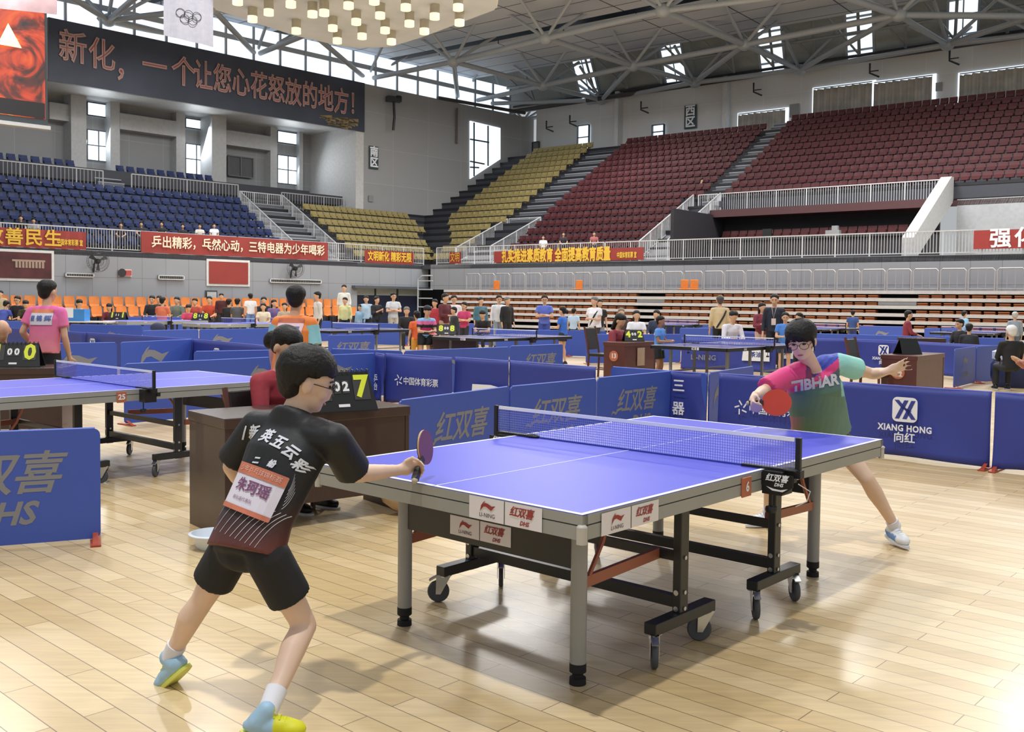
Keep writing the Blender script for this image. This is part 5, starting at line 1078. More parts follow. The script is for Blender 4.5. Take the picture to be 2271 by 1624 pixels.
    def sleeve(m, S_, fr_, r0, r1):
        sh, el, wr = Vn(J['sh' + S_]), Vn(J['el' + S_]), Vn(J['wr' + S_])
        if fr_ <= 1: e = sh.lerp(el, fr_); m.cap(sh, sh.lerp(el, .1), r0, r0, n=14); m.tube(sh, e, r0, r1, n=16); return e
        e = el.lerp(wr, fr_ - 1); m.cap(sh, el, r0, r1, n=14); m.tube(el, e, r1, r1 * .85, n=14); return e
    sl = sp.get('sleeve', .62); rw = sp.get('loose', 1.0); m = MB(); hem = sp.get('hem', .06)
    m.loft([(pel - spine * hem * s, hp, hf, .175 * s * rw, .125 * s * rw), (pel + spine * .08 * s, hp, hf, .16 * s * rw, .118 * s * rw), (pel.lerp(mid, .5), (hp + sr_).normalized(), (hf + sf).normalized(), .162 * s * rw, .118 * s * rw), (pel.lerp(mid, .8), sr_, sf, .172 * s * rw, .122 * s * rw), (mid + spine * .0 * s, sr_, sf, .16 * s, .098 * s), (neck - spine * .02 * s, sr_, sf, .092 * s, .074 * s), (neck - spine * .004 * s, sr_, sf, .07 * s, .064 * s)], 28)
    for S_ in 'LR':
        ls = sp.get('sleeve' + S_, sl); r1 = (.068 if ls <= 1 else .05) * s
        if ls > 0: sleeve(m, S_, ls, .068 * s, r1 * sp.get('sleeve_w', 1.0)); m.cap(Vn(J['sh' + S_]), Vn(J['sh' + S_]).lerp(mid, .5), .066 * s, .08 * s, n=12)
    me = remesh(m, vox, 3 if fine else 1); sh_me = me
    if 'shirt_fn' in sp:
        a = me.color_attributes.new('Col', 'BYTE_COLOR', 'POINT'); a.data.foreach_set('color', [c for v in me.vertices for c in (*lin(sp['shirt_fn'](v.co)), 1)]) if False else None
        for i, v in enumerate(me.vertices): a.data[i].color = (*lin(sp['shirt_fn'](v.co)), 1)
        me.materials.append(mat('shirt_' + sp['shirt'], attr=True, rough=.6, noise=.05, bump=.3, bscale=9))
    else: me.materials.append(hmat(sp.get('shirt', '888888')))
    H['shirt_bvh'] = BVHTree.FromPolygons([v.co.copy() for v in me.vertices], [tuple(p.vertices) for p in me.polygons])
    so = link(sp.get('shirt_name', 'shirt'), loc(me), t)
    # ---- trousers, shorts or skirt
    lo = sp.get('bottoms', 'trousers'); m = MB(); fr_ = {'trousers': 1.88, 'shorts': .62, 'skirt': .5}[lo]; fr_ = sp.get('blen', fr_)
    m.loft([(pel + spine * .1 * s, hp, hf, .148 * s, .105 * s), (pel, hp, hf, .165 * s, .12 * s), ((hipL + hipR) / 2 - spine * .02 * s, hp, hf, .16 * s, .12 * s)], 20); sk = sp.get('shortk', 1.0); m.ell((hipL + hipR) / 2, (.13 * s, .10 * s * sk, .08 * s))
    for S_ in 'LR':
        hi, kn, an = Vn(J['hip' + S_]), Vn(J['kn' + S_]), Vn(J['an' + S_])
        if fr_ <= 1: e = hi.lerp(kn, fr_); m.cap(hi, hi.lerp(kn, .12), .096 * s * sk, .1 * s * sk, n=16); m.tube(hi, e, .1 * s * sk, sp.get('hemr', .098) * s, n=18)
        else: m.cap(hi, kn, .092 * s, .066 * s, n=16); m.tube(kn, kn.lerp(an, fr_ - 1 + .05), .066 * s, .058 * s, n=14)
    me = remesh(m, vox, 9 if fine else 1); me.materials.append(hmat(sp.get('bcol', '202228'))); link({'trousers': 'trousers', 'shorts': 'shorts', 'skirt': 'shorts'}[lo], loc(me), t)
    # ---- shoes and socks
    for S_ in 'LR':
        if sp.get('noshoes'): break
        an = Vn(J['an' + S_]); td = Vn(J.get('toe' + S_, (sf.x, sf.y, 0))).normalized(); up = Vn(J.get('fup' + S_, (0, 0, 1))); up = (up - td * up.dot(td)).normalized(); sd = td.cross(up).normalized()
        o = an - up * .04 * s; q = sp.get('shoe_s', 1.0) * s; m = MB(); R_ = Matrix((td, sd, up)).transposed()
        m.ell(o + td * .03 * q - up * .012 * q, (.125 * q, .043 * q, .042 * q), R=R_, n=18, m=10); m.ell(o + td * .095 * q - up * .015 * q, (.062 * q, .046 * q, .032 * q), R=R_, n=18, m=10); m.cap(o - td * .03 * q, an + up * .008 * q, .045 * q, .038 * q)
        sm = sp.get('shoem', SHOEB)
        me = remesh(m, max(.007, min(vox, .012)) if fine else .018, 2)
        if 'shoe_fn' in sp:
            a = me.color_attributes.new('Col', 'BYTE_COLOR', 'POINT')
            for i, v in enumerate(me.vertices):
                dv = v.co - o; a.data[i].color = (*lin(sp['shoe_fn'](dv.dot(td) / q, dv.dot(up) / q, S_)), 1)
            sm = mat('shoe_' + label[:12], attr=True, rough=.5, noise=.04)
        me.materials.append(sm); so2 = link('shoe', loc(me), t)
        m = MB(); m.loft([(o + td * .035 * q - up * .052 * q, td, sd, .13 * q, .040 * q), (o + td * .035 * q - up * .049 * q, td, sd, .136 * q, .0435 * q), (o + td * .035 * q - up * .034 * q, td, sd, .133 * q, .043 * q)], 24); link('sole', loc(m.me()), so2, 'auto').data.materials.append(sp.get('solem', SHOEW))
        if fine:
            m = MB()
            for k in range(4): c = o + td * (.03 + .022 * k) * q + up * (.034 - .006 * k) * q; m.path([c - sd * .022 * q - up * .004, c + up * .006 * q, c + sd * .022 * q - up * .004], .0035 * q, n=5)
            link('lace', loc(m.me()), so2).data.materials.append(sp.get('lacem', SHOEW))
        if sp.get('sock', fine):
            kn = Vn(J['kn' + S_]); m = MB().tube(an - up * .005 * s, an.lerp(kn, sp.get('sock_h', .22)), .0365 * s, .041 * s, n=18); me = m.me(); link('sock', loc(me), t, 'auto').data.materials.append(SOCK)
    H['root'] = t; H['base'] = base; H['ax'] = (spine, sr_, sf); return H
def project(H, me, origin, xd, yd, zd, mm, name, parent=None, off=.004, sub=.03):
    """lay a flat print onto the shirt along -zd"""
    me = me.copy(); bm = bmesh.new(); bm.from_mesh(me)
    for _ in range(3):
        es = [e for e in bm.edges if e.calc_length() > sub]
        if not es: break
        bmesh.ops.subdivide_edges(bm, edges=es, cuts=1); bmesh.ops.triangulate(bm, faces=bm.faces)
    o = Vector(origin); xd = Vector(xd).normalized(); zd = Vector(zd).normalized(); yd = zd.cross(xd).normalized(); last = None
    for v in bm.verts:
        p = o + xd * v.co.x + yd * v.co.y + zd * .4; h = H['shirt_bvh'].ray_cast(p, -zd, 1.0)
        if h[0] is not None: q = h[0] + zd * (off + v.co.z); last = (q - (o + xd * v.co.x + yd * v.co.y)).dot(zd)
        else: q = o + xd * v.co.x + yd * v.co.y + zd * ((last or 0) - .004)
        v.co = q - H['base']
    bm.to_mesh(me); bm.free(); me.materials.clear(); me.materials.append(mm); return link(name, me, parent or H['root'])
def rect(w_, h_, n=8, col=None):
    m = MB(); vs = [((i / n - .5) * w_, (j / n - .5) * h_, 0) for j in range(n + 1) for i in range(n + 1)]; m.add(vs, [(j * (n + 1) + i, j * (n + 1) + i + 1, (j + 1) * (n + 1) + i + 1, (j + 1) * (n + 1) + i) for j in range(n) for i in range(n)]); return m.me()

# ---- the boy in black at the near end of the table
J = dict(pelvis=D(552, 1200, 3.48), neck=D(655, 906, 3.62), head=D(684, 847, 3.64), face=(.93, .22, -.25), hup=(.2, .0, 1), front=(.75, .6, 0),
         shL=D(570, 945, 3.72), shR=D(742, 975, 3.52), elL=D(512, 1035, 3.78), wrL=D(560, 1100, 3.95), elR=D(788, 1052, 3.66), wrR=D(884, 1043, 3.86), hdR=(.8, .55, .12), pnR=(.35, -.6, -.3), gripR=True, tsR=-1,
         hipL=D(512, 1220, 3.56), hipR=D(592, 1232, 3.42), knL=D(447, 1335, 3.62), knR=D(676, 1388, 3.50), anL=D(374, 1462, 3.68), anR=D(592, 1580, 3.22),
         toeL=(-.55, .35, -.55), fupL=(-.3, .1, 1), toeR=(.95, .05, -.06), fupR=(0, 0, 1))
PB = J
def boy_fn(p):
    z = p.z
    t = min(1, max(0, (.80 - z) / .22)); a = (0x17, 0x19, 0x1e); b_ = (0x78, 0x38, 0x32)
    c = [a[i] * (1 - t) + b_[i] * t for i in range(3)]; return tuple(v / 255 for v in c)
def boy_shoe(x, z, S_):
    if S_ == 'R' and x > .03: return 'd6d51c'
    return '9fc2dc' if z > -.03 else 'c9d84a'
H1 = figure(J, dict(s=.93, vox=.0075, hair='bowl', glasses=True, skin=SKINL, shirt='black_and_red', shirt_fn=boy_fn, sleeve=.86, sleeve_w=1.12, hem=.045, loose=1.06, bottoms='shorts', blen=.60, hemr=.088, shortk=.88, headk=1.08, bcol='1c1c1f', shoe_fn=boy_shoe, solem=mat('sole_yellow', 'd9dc6a', .5), lacem=mat('lace_yellow', 'dfe030', .5), leg=.92, arm=.98, shoe_s=.95, sock_h=.25),
            'boy with bowl haircut in black shirt and shorts lunging left of the near table')
spn, srr, sff = H1['ax']; back = -sff; zz = (back * .8 + (Vector((0, 0, HC)) - J['pelvis']).normalized() * .55).normalized()
xd = (RT - zz * RT.dot(zz)).normalized()
WHS = mat('shirt_print_white', 'd9dde8', .6, noise=0)
def onshirt(x, y): # a spot of the shirt as seen in the photo
    d = ray(x, y).normalized(); h = H1['shirt_bvh'].ray_cast(Vector((0, 0, HC)), d, 10); return h[0] if h[0] is not None else D(x, y, 3.5)
def tilt(v, a): return (v * math.cos(a) + zz.cross(v) * math.sin(a)).normalized()
for ch, x, y, s_, a in (('丨', 540, 963, .052, -.15), ('新', 562, 962, .056, -.2), ('英', 590, 968, .056, -.3), ('五', 616, 981, .056, -.45), ('云', 642, 1002, .056, -.6), ('彩', 664, 1034, .05, -.75), ('二', 568, 1022, .03, -.2), ('纷', 602, 1030, .03, -.3)):
    project(H1, textmesh(ch, s_, .0018, .25), onshirt(x, y), tilt(xd, a), 0, zz, WHS, 'shirt_lettering')
# fine pale stripes across the lower back
for i in range(10):
    p0 = onshirt(466 + i * 11, 1170 + i * 5); p1 = onshirt(540 + i * 16, 1080 + i * 9) if i < 5 else onshirt(540 + i * 12, 1110 + i * 4)
    n_ = 12; vs = []
    for k in range(n_ + 1):
        q = p0.lerp(p1, k / n_); vs += [(((q - p0).dot(xd)), (q - p0).dot(zz.cross(xd)) + .0012 * e + .012 * math.sin(PI * k / n_), 0) for e in (-1, 1)]
    m = MB(); m.add(vs, [(2 * k, 2 * k + 2, 2 * k + 3, 2 * k + 1) for k in range(n_)]); project(H1, m.me(), p0, xd, 0, zz, WHS, 'shirt_stripe', off=.003)
for i in range(6):
    p0 = onshirt(625 + i * 3, 1130 - i * 8); p1 = onshirt(655, 1092 - i * 8); n_ = 8; vs = []
    for k in range(n_ + 1):
        q = p0.lerp(p1, k / n_); vs += [(((q - p0).dot(xd)), (q - p0).dot(zz.cross(xd)) + .001 * e - .008 * math.sin(PI * k / n_), 0) for e in (-1, 1)]
    m = MB(); m.add(vs, [(2 * k, 2 * k + 2, 2 * k + 3, 2 * k + 1) for k in range(n_)]); project(H1, m.me(), p0, xd, 0, zz, WHS, 'shirt_stripe', off=.003)
# paper number bib pinned to the back
c0 = onshirt(560, 1088); bx = tilt(xd, -.36); bib = project(H1, rect(.225, .165), c0, bx, 0, zz, mat('bib_white', 'd9d4e2', .6, noise=.03), 'bib', off=.012)
by = zz.cross(bx)
for dy, hh in ((.066, .04), (-.077, .018)): project(H1, rect(.225, hh), c0 + by * dy, bx, 0, zz, mat('bib_orange', 'c4735a', .6, noise=.15, nscale=14), 'bib_band', bib, off=.015)
project(H1, textmesh('朱珂瑶', .052, .001), c0 + by * .005, bx, 0, zz, mat('bib_purple', '7a4470', .6), 'bib_lettering', bib, off=.016)
project(H1, textmesh('新化县代表队', .016, 0), c0 - by * .042 - bx * .02, bx, 0, zz, mat('bib_purple', '7a4470', .6), 'bib_lettering', bib, off=.016)
project(H1, textmesh('少年乒乓球锦标赛', .024, 0), c0 + by * .066, bx, 0, zz, mat('bib_pale', 'e0b4a4', .6), 'bib_lettering', bib, off=.017)
bp = root('small_bag', D(668, 1148, 3.42)) if False else None
def bat(hand, tip, face_n, label, red='b0584e', s=1.0, black='24242a', hl=.06):
    """bat from the fist towards its tip"""
    h = Vector(hand); d = (Vector(tip) - h).normalized(); n = Vector(face_n); n = (n - d * n.dot(d)).normalized(); sd = d.cross(n); t = root('table_tennis_bat', h); tag(t, label, 'bat')
    c = d * (.05 + .082) * s; pts = [c + (d * math.cos(a * PI / 16) * .082 + sd * math.sin(a * PI / 16) * .076) * s for a in range(32)]
    MB().prism([p - n * .003 for p in pts], n * .006).build('blade', mat('bat_wood', 'c9a878', .5), t); MB().prism([p + n * .0032 for p in pts], n * .003).build('rubber', mat('rubber_' + red, red, .4), t); MB().prism([p - n * .0032 for p in pts], -n * .003).build('rubber', mat('rubber_' + black, black, .4), t)
    MB().beam(-d * hl, d * .06, .026, .022, up=n).build('handle', mat('bat_handle', '2a2622', .5), t); MB().ell(-d * (hl + .004), (.013, .013, .013)).build('handle_end', mat('handle_end', 'b9ae98', .5), t); return t
hc = J['wrR'] + Vector(J['hdR']).normalized() * .082 + Vector(J['pnR']).normalized() * .022
bat(hc, D(952, 962, 4.04), (.93, -.33, .12), 'dark red table tennis bat in the fist of the boy in black', '7c4466', .92, hl=.06)
# gold print on the shorts
# ---- the girl in pink and green at the far end
J = dict(pelvis=D(1824, 972, 6.02), neck=D(1804, 818, 5.76), head=D(1777, 757, 5.62), face=(-.42, -.86, -.26), hup=(-.1, 0, 1), front=(-.3, -.95, 0),
         shL=D(1858, 806, 5.85), shR=D(1742, 838, 5.66), elR=D(1697, 866, 5.56), wrR=D(1674, 880, 5.36), hdR=(-.25, -.5, -.35), pnR=(.5, -.4, -.3), gripR=True, tsR=1,
         elL=D(1936, 830, 5.98), wrL=D(1966, 824, 5.86), hdL=(.85, -.1, .35), pnL=(.2, -.8, -.3), tsL=1, curlL=.12,
         hipL=D(1862, 985, 6.05), hipR=D(1795, 990, 6.08), knL=D(1922, 1062, 5.92), knR=D(1712, 1062, 6.12), anL=D(1985, 1168, 6.0), anR=D(1703, 1136, 6.45), toeL=(.12, -.9, -.1), toeR=(-.97, -.2, -.05))
def girl_fn(p):
    q = p - Vector((0, 0, HC)); z = q.dot(FW); x = IW / 2 + CX + F_PX * q.dot(RT) / z; y = IH / 2 + CY - F_PX * q.dot(UP) / z
    x += (p.y - 5.75) * 20
    def mix(a, b, t): t = min(1, max(0, t)); a = [int(a[i:i + 2], 16) for i in (0, 2, 4)]; b = [int(b[i:i + 2], 16) for i in (0, 2, 4)]; return tuple((a[i] * (1 - t) + b[i] * t) / 255 for i in range(3))
    edge = 877 - (x - 1738) * .28 if x < 1806 else 860 - (x - 1806) * .75
    if x > 1862 - (y - 780) * -.08 and y < 880: return mix('8fd0cc', '9ddcd2', (x - 1860) / 40)
    band = y - (838 - (x - 1806) * .75)
    if x > 1788 and band < 0:
        if x > 1806: 
            return mix('3f55c8', '2f3c8c', (math.sin((x + y) * .45) + 1) * .35)
        return mix('5a2a6c', '8a3560', (y - 800) / 40)
    if y < edge or (x < 1745 and y < 900): return mix('e0408c', 'd84a62', (y - 815) / 75)
    if y > 925 and x < 1790: return mix('cc4a78', '5f8570', (x - 1745) / 45)
    if x > 1795 and y < 880: return mix('48607f', '557a63', max((y - 838) / 34, (1825 - x) / 30))
    return mix('557a63', '6c9288', (x - 1800) / 110 + (y - 900) / 120)
def girl_shoe(x, z, S_): return 'e4e8ee' if (x > .09 or z > .005) else '6a94cf'
H2 = figure(J, dict(s=.96, vox=.009, hair='bangs', glasses=True, skin=SKINL, shirt='pink_green', shirt_fn=girl_fn, sleeveR=.92, sleeveL=.55, sleeve_w=1.1, hem=-.08, loose=1.18, headk=.98, bottoms='shorts', blen=.35, bcol='202226', shoe_fn=girl_shoe, leg=.95, shoe_s=1.02, sock_h=.12),
            'girl with glasses in pink, blue and green shirt lunging at the far table end')
def onshirt2(x, y): d = ray(x, y).normalized(); h = H2['shirt_bvh'].ray_cast(Vector((0, 0, HC)), d, 10); return h[0] if h[0] is not None else D(x, y, 5.7)
zz2 = (Vector((-.25, -1, .05))).normalized(); x2 = (RT - zz2 * RT.dot(zz2)).normalized(); x2 = (x2 * math.cos(.16) + zz2.cross(x2) * math.sin(.16)).normalized()
project(H2, textmesh('TIBHAR', .088, .004, .1, width=.285), onshirt2(1808, 851), x2, 0, zz2, mat('print_pale', 'c8cbd4', .6), 'shirt_lettering')
hc = J['wrR'] + Vector(J['hdR']).normalized() * .06
bat(hc, D(1736, 893, 5.26), (-.1, -.95, .25), 'bright red table tennis bat swung by the girl in pink and green', 'c4402c', .98, hl=.02)

# ---- everybody else: x = pixel column of the head, y = pixel row of its crown, Y = distance into the hall
def man(x, y, Y, fa, pose, label, shirt='888888', bcol='23252b', hair='short', sleeve=.6, bottoms='trousers', lean=0.0, vox=.022, skin=None, z0=0.0, extra=None, s=None, group=None, shirt_name='shirt', **k):
    """fa: heading in degrees, 0 = facing the camera, 90 = facing to the right"""
    top = D(x, y, Y); zt = top.z - z0
    tops = {'stand': 1.72, 'cross': 1.72, 'sit': 1.30, 'lean': 1.62, 'walk': 1.7, 'hold': 1.7, 'clap': 1.7, 'desk': 1.22}
    sc = s or max(.55, min(1.2, zt / tops[pose])); zoff = z0 if s is None else z0 + zt - tops[pose] * sc
    a = math.radians(fa); f = Vector((math.sin(a), -math.cos(a), 0)); r = Vector((-f.y, f.x, 0)) * -1   # r: the person's right hand side
    r = f.cross(Vector((0, 0, 1)))
    def Q(rx, fy, z): return Vector((top.x, top.y, zoff)) + (r * rx + f * (fy - hx)) * sc + Vector((0, 0, z * sc))
    seated = pose in ('sit', 'desk'); ln = {'sit': .03, 'desk': .16, 'lean': .16}.get(pose, .02) + lean; hx = ln + .02
    pz = .50 if seated else .93; nz = pz + .52 - ln * .25; hz = {'sit': 1.165, 'desk': 1.09}.get(pose, 1.585 if pose != 'lean' else 1.49)
    J = dict(pelvis=Q(0, 0, pz), neck=Q(0, ln * .8, hz - .165), head=Q(0, ln + .02, hz), face=f + Vector((0, 0, -.1 - (.45 if pose in ('desk', 'lean') else 0))) + r * k.get('turn', 0), hup=(0, 0, 1), front=f, z0=z0,
             shL=Q(-.175, ln * .72, hz - .235), shR=Q(.175, ln * .72, hz - .235), hipL=Q(-.09, 0, pz - .03), hipR=Q(.09, 0, pz - .03))
    sy = ln * .72; sz = hz - .235
    if seated: J.update(knL=Q(-.12, .42, .47), knR=Q(.12, .42, .47), anL=Q(-.12, .42, .09), anR=Q(.12, .42, .09))
    else:
        st = .12 if pose == 'walk' else 0; J.update(knL=Q(-.1, .04 + st, .5), knR=Q(.1, .04 - st, .5), anL=Q(-.11, -.02 + st * 1.5, .085), anR=Q(.11, -.02 - st * 1.5, .085))
    if pose == 'cross': J.update(elL=Q(-.24, sy + .06, sz - .25), elR=Q(.24, sy + .06, sz - .25), wrL=Q(.05, sy + .24, sz - .2), wrR=Q(-.05, sy + .22, sz - .24), hdL=r, hdR=-r)
    elif pose in ('desk', 'sit'): J.update(elL=Q(-.23, sy + .08, sz - .26), elR=Q(.23, sy + .08, sz - .26), wrL=Q(-.1, sy + .3, sz - .3 + (.04 if pose == 'desk' else -.04)), wrR=Q(.1, sy + .3, sz - .3 + (.04 if pose == 'desk' else -.04)))
    elif pose in ('hold', 'lean', 'clap'): 
        h = .12 if pose == 'clap' else 0; J.update(elL=Q(-.22, sy + .05, sz - .26), elR=Q(.22, sy + .05, sz - .26), wrL=Q(-.06, sy + .28, sz - .24 + h), wrR=Q(.08, sy + .28, sz - .26 + h))
    else: J.update(elL=Q(-.23, sy - .02, sz - .28), elR=Q(.23, sy - .02, sz - .28), wrL=Q(-.24, sy + .06, sz - .52), wrR=Q(.24, sy + .06, sz - .52))
    if extra: 
        for kk, v in extra.items(): J[kk] = Q(*v) if len(v) == 3 and kk[:2] in ('el', 'wr', 'kn', 'an', 'sh') else v
    sp = dict(s=sc, vox=vox, shirt=shirt, bcol=bcol, hair=hair, sleeve=sleeve, bottoms=bottoms, skin=skin or SKIN, shirt_name=shirt_name); sp.update({q: v for q, v in k.items() if q in ('hairm', 'shoem', 'glasses', 'facial', 'loose', 'hem', 'sock', 'shirt_fn', 'blen')})
    if z0 == 0 and s is None: pass
    H = figure(J, sp, label, group=group); H['J'] = J; H['s'] = sc; H['f'] = f; H['r'] = r; return H
def strap(H, col='16161a', side=1):
    J = H['J']; m = MB(); f = H['f']; s = H['s']; a = Vector(J['shR' if side > 0 else 'shL']); b = Vector(J['hipL' if side > 0 else 'hipR'])
    for sg in (1, -1): m.path([a + Vector((0, 0, .05)) * s, a.lerp(b, .3) + f * .14 * s * sg, a.lerp(b, .7) + f * .14 * s * sg, b + f * .11 * s * sg], .022 * s, n=6)
    o = m.build('strap', mat('strap_' + col, col, .7), H['root']); o.data.transform(Matrix.Translation(-H['base']))
def bib(H, wd, ht, z, text, col='d9d4e2', bk=-1, tc='5a6aa8', top=None):
    J = H['J']; c = Vector(J['pelvis']) + Vector((0, 0, z)); zd = H['f'] * bk; xd = Vector((0, 0, 1)).cross(zd); o = project(H, rect(wd, ht), c, xd, 0, zd, mat('bib_' + col, col, .6), 'bib', off=.01)
    if text: project(H, textmesh(text, ht * .5, .002), c, xd, 0, zd, mat('bibtxt_' + tc, tc, .6), 'bib_lettering', o, off=.014)
    if top: project(H, rect(wd, ht * .3), c + Vector((0, 0, ht * .62)), xd, 0, zd, mat('bib_' + top, top, .6), 'bib_band', o, off=.012)
# middle distance
H = man(107, 622, 11.2, 175, 'stand', 'player in a pink shirt and black shorts seen from behind, left of the hall', 'e0709c', '1c1c20', sleeve=.62, bottoms='shorts', vox=.012, extra=dict(elL=(-.26, .0, 1.12), wrL=(-.22, .2, .92)), loose=1.1, lean=.06, turn=.3, shirt_fn=lambda p: tuple((a * (1 - t) + b * t) for a, b in zip((.90, .42, .68), (.84, .50, .52)) for t in [min(1, max(0, (1.35 - p.z) / .5))])); bib(H, .26, .14, .34, '曾 锦 辉', top='e0805a')
H = man(657, 634, 9.3, 168, 'stand', 'player in an orange shirt over pale blue sleeves seen from behind', 'e8863c', '2c4a8c', sleeve=.62, bottoms='shorts', vox=.012, loose=1.25, lean=.05, turn=-.3, shirt_fn=lambda p: (.93, .52, .22)); bib(H, .26, .15, .33, '谢佳ED'.replace('ED', '恩'), col='e6c4cc', top='c46a4a')
for S_ in 'LR':
    J = H['J']; m = MB().tube(J['sh' + S_].lerp(J['el' + S_], .1), J['sh' + S_].lerp(J['el' + S_], .75), .074, .074, n=16); o = m.build('sleeve', hmat('8cc4cc'), H['root'], smooth='auto'); o.data.transform(Matrix.Translation(-H['base']))
H = man(636, 728, 6.95, 55, 'desk', 'umpire in a dark red jacket with tied hair, seated at the near desk', 'a03440', '1a1a1e', hair='bun', sleeve=1.85, vox=.012, lean=.02, shirt_name='jacket', skin=SKIN, extra=None)
man(4, 708, 11.2, 30, 'desk', 'bald man in a black jacket at the left edge, behind table 25', '26262c', '1a1a1e', hair='bald', sleeve=1.8, vox=.014, shirt_name='jacket')
H = man(948, 679, 20.6, 25, 'lean', 'boy in a striped blue, black and pink shirt at the middle left table', '2a3a5c', '1a1c24', sleeve=.6, bottoms='shorts', vox=.016, shirt_fn=lambda p: ('7fb4e0', '20222e', 'c83c78', '20222e', 'd86a9c')[int(p.z * 14) % 5])
bat(Vector(H['J']['wrR']) + Vector((0, -.05, -.02)), Vector(H['J']['wrR']) + Vector((.25, -.08, -.06)), (0, -.2, 1), 'red bat held low by the boy in the striped shirt', 'b04a50')
H = man(924, 690, 21.4, -150, 'stand', 'person in an orange jersey seen from behind beside the striped boy', 'd86030', 'd89a40', sleeve=.6, bottoms='trousers', vox=.018, hair='short')
H = man(1247, 682, 23.5, -120, 'hold', 'girl in a blue shirt and black skirt standing by the middle left table', '3468c8', '1c2030', sleeve=.6, bottoms='skirt', vox=.016, hair='bun')
H = man(1466, 703, 18.0, 60, 'hold', 'boy in a sky blue shirt with a white bib at the taped desk', '5a90dc', '1a1a22', sleeve=.55, bottoms='shorts', vox=.014, skin=mat('skin_tan', 'a87a5c', .5)); bib(H, .22, .14, .3, '', col='e8d4d8', top='d0707a')
H = man(1376, 697, 19.1, 50, 'desk', 'umpire with long black hair in a dark red jacket at the taped desk', '8e3444', '22222a', hair='long', sleeve=1.8, vox=.016, shirt_name='jacket')
man(1742, 695, 20, -15, 'hold', 'boy in a plain blue shirt standing behind the head of the girl in pink', '4a84d8', '222c50', sleeve=.6, bottoms='shorts', vox=.014, facial=True)
man(1772, 694, 21, -60, 'stand', 'person with a pale top half hidden behind the girl in pink', 'e4e4e8', vox=.018, hair='long', sleeve=.6)
H = man(1597, 656, 25, 175, 'stand', 'man in a tan shirt with a black shoulder bag seen from behind', 'c9b48e', '16161a', sleeve=1.7, vox=.018, hairm=mat('hair_dark_grey', '4a4440', .6)); strap(H, side=1)
man(1627, 690, 24, 10, 'desk', 'seated man in a white shirt with bowed head beside the tan-shirted man', 'dcdce8', '2a2a32', sleeve=1.7, vox=.018)
H = man(1718, 653, 22.5, -20, 'stand', 'tall man in a navy jumper with a badge on a cord', '1e2436', '1a1c26', sleeve=1.8, vox=.016, facial=True, shirt_name='jumper')
m = MB(); J = H['J']; c = J['neck'].lerp(J['pelvis'], .62) + H['f'] * .15; m.path([J['neck'] + H['f'] * .1 - H['r'] * .05, c + Vector((0, 0, .06)), J['neck'] + H['f'] * .1 + H['r'] * .05], .006, n=5).box(c - Vector((0, 0, .02)), (.1, .01, .15)); o = m.build('badge', mat('badge_pale', 'd8c8c0', .6), H['root']); o.data.transform(Matrix.Translation(-H['base']))
man(1691, 672, 23.5, 15, 'cross', 'woman in a maroon top half hidden by the tall man with the badge', '7c3040', 'c9a894', hair='long', sleeve=1.7, vox=.02)
# standing in the middle of the hall
man(1107, 655, 30.6, 10, 'stand', 'standing man in a white jacket with folded badge beside the man in black', 'dfe2ea', '9aa4b4', sleeve=1.7, vox=.02, shirt_name='jacket', facial=True)
man(1126, 659, 30.2, 35, 'stand', 'standing man in black with grey hair right of the white jacket', '1c1d22', '1c1d22', sleeve=1.7, vox=.02, hairm=HAIRG)
man(1208, 655, 28.5, 0, 'cross', 'man in a violet blue T-shirt with crossed arms before the bleachers', '5c70c8', '3c4c9c', sleeve=.6, vox=.02, facial=True, glasses=True)
H = man(1318, 660, 26, -40, 'hold', 'stout man in a white shirt with a black strap, jacket over his arm', 'e6e6ec', '34343c', sleeve=.6, vox=.018, hairm=HAIRG, loose=1.2); strap(H, side=-1)
man(1330, 664, 27.5, 15, 'stand', 'woman in black behind the stout man in white', '1c1c20', '8a8a8c', hair='long', sleeve=.6, vox=.022)
man(1273, 684, 30, 160, 'stand', 'person with a striped bag seen from behind, right of the girl in the skirt', 'b4cce4', '20242e', sleeve=.6, vox=.02)
man(1378, 684, 30, 0, 'sit', 'grey haired person just above the hair of the umpire at the taped desk', '4a3c3c', hairm=HAIRG, vox=.024)
man(1412, 689, 26, 0, 'sit', 'person in a white top with two black straps right of the umpire', 'e0e2ea', '8c7c6c', sleeve=.6, vox=.018, hair='long')
man(1456, 688, 28, -30, 'sit', 'person in dark blue behind the boy with the white bib', '28344c', sleeve=1.6, vox=.022)
man(988, 653, 28, 50, 'hold', 'tall person in a maroon tracksuit jacket in the crowd left of the bleachers', '5c2430', 'b08c78', sleeve=1.8, vox=.018, shirt_name='jacket')
man(964, 664, 29, -20, 'stand', 'person in a bright red top left of the maroon jacket', 'a83040', '3a2026', sleeve=.6, vox=.02)
man(1007, 655, 29.5, 10, 'stand', 'man with glasses in a white top behind the maroon jacket', 'dcdce4', '303038', sleeve=.6, vox=.02, glasses=True)
man(1006, 681, 26, -60, 'stand', 'boy in a grey and black jacket in front of the white top', '2c2d33', '1e1e24', sleeve=1.8, vox=.018, shirt_name='jacket')
man(1029, 670, 27.5, -30, 'cross', 'person in a raspberry pink shirt at the right of the crowd', 'c03c6c', '2a2c34', sleeve=.6, vox=.02, facial=True)
man(1067, 660, 32, 20, 'stand', 'person in a dark cap standing beside the end of the bleachers', '4c7488', '26262c', sleeve=1.6, vox=.022)
man(1070, 689, 29.8, -20, 'desk', 'man in a black T-shirt leaning on the barrier before the bleachers', '1a1a1e', '1a1a1e', sleeve=.6, vox=.018)
man(873, 649, 33.2, 25, 'cross', 'man in a pale grey T-shirt with crossed arms by the navy door', 'c9ced6', 'c4bca8', sleeve=.6, vox=.018, facial=True)
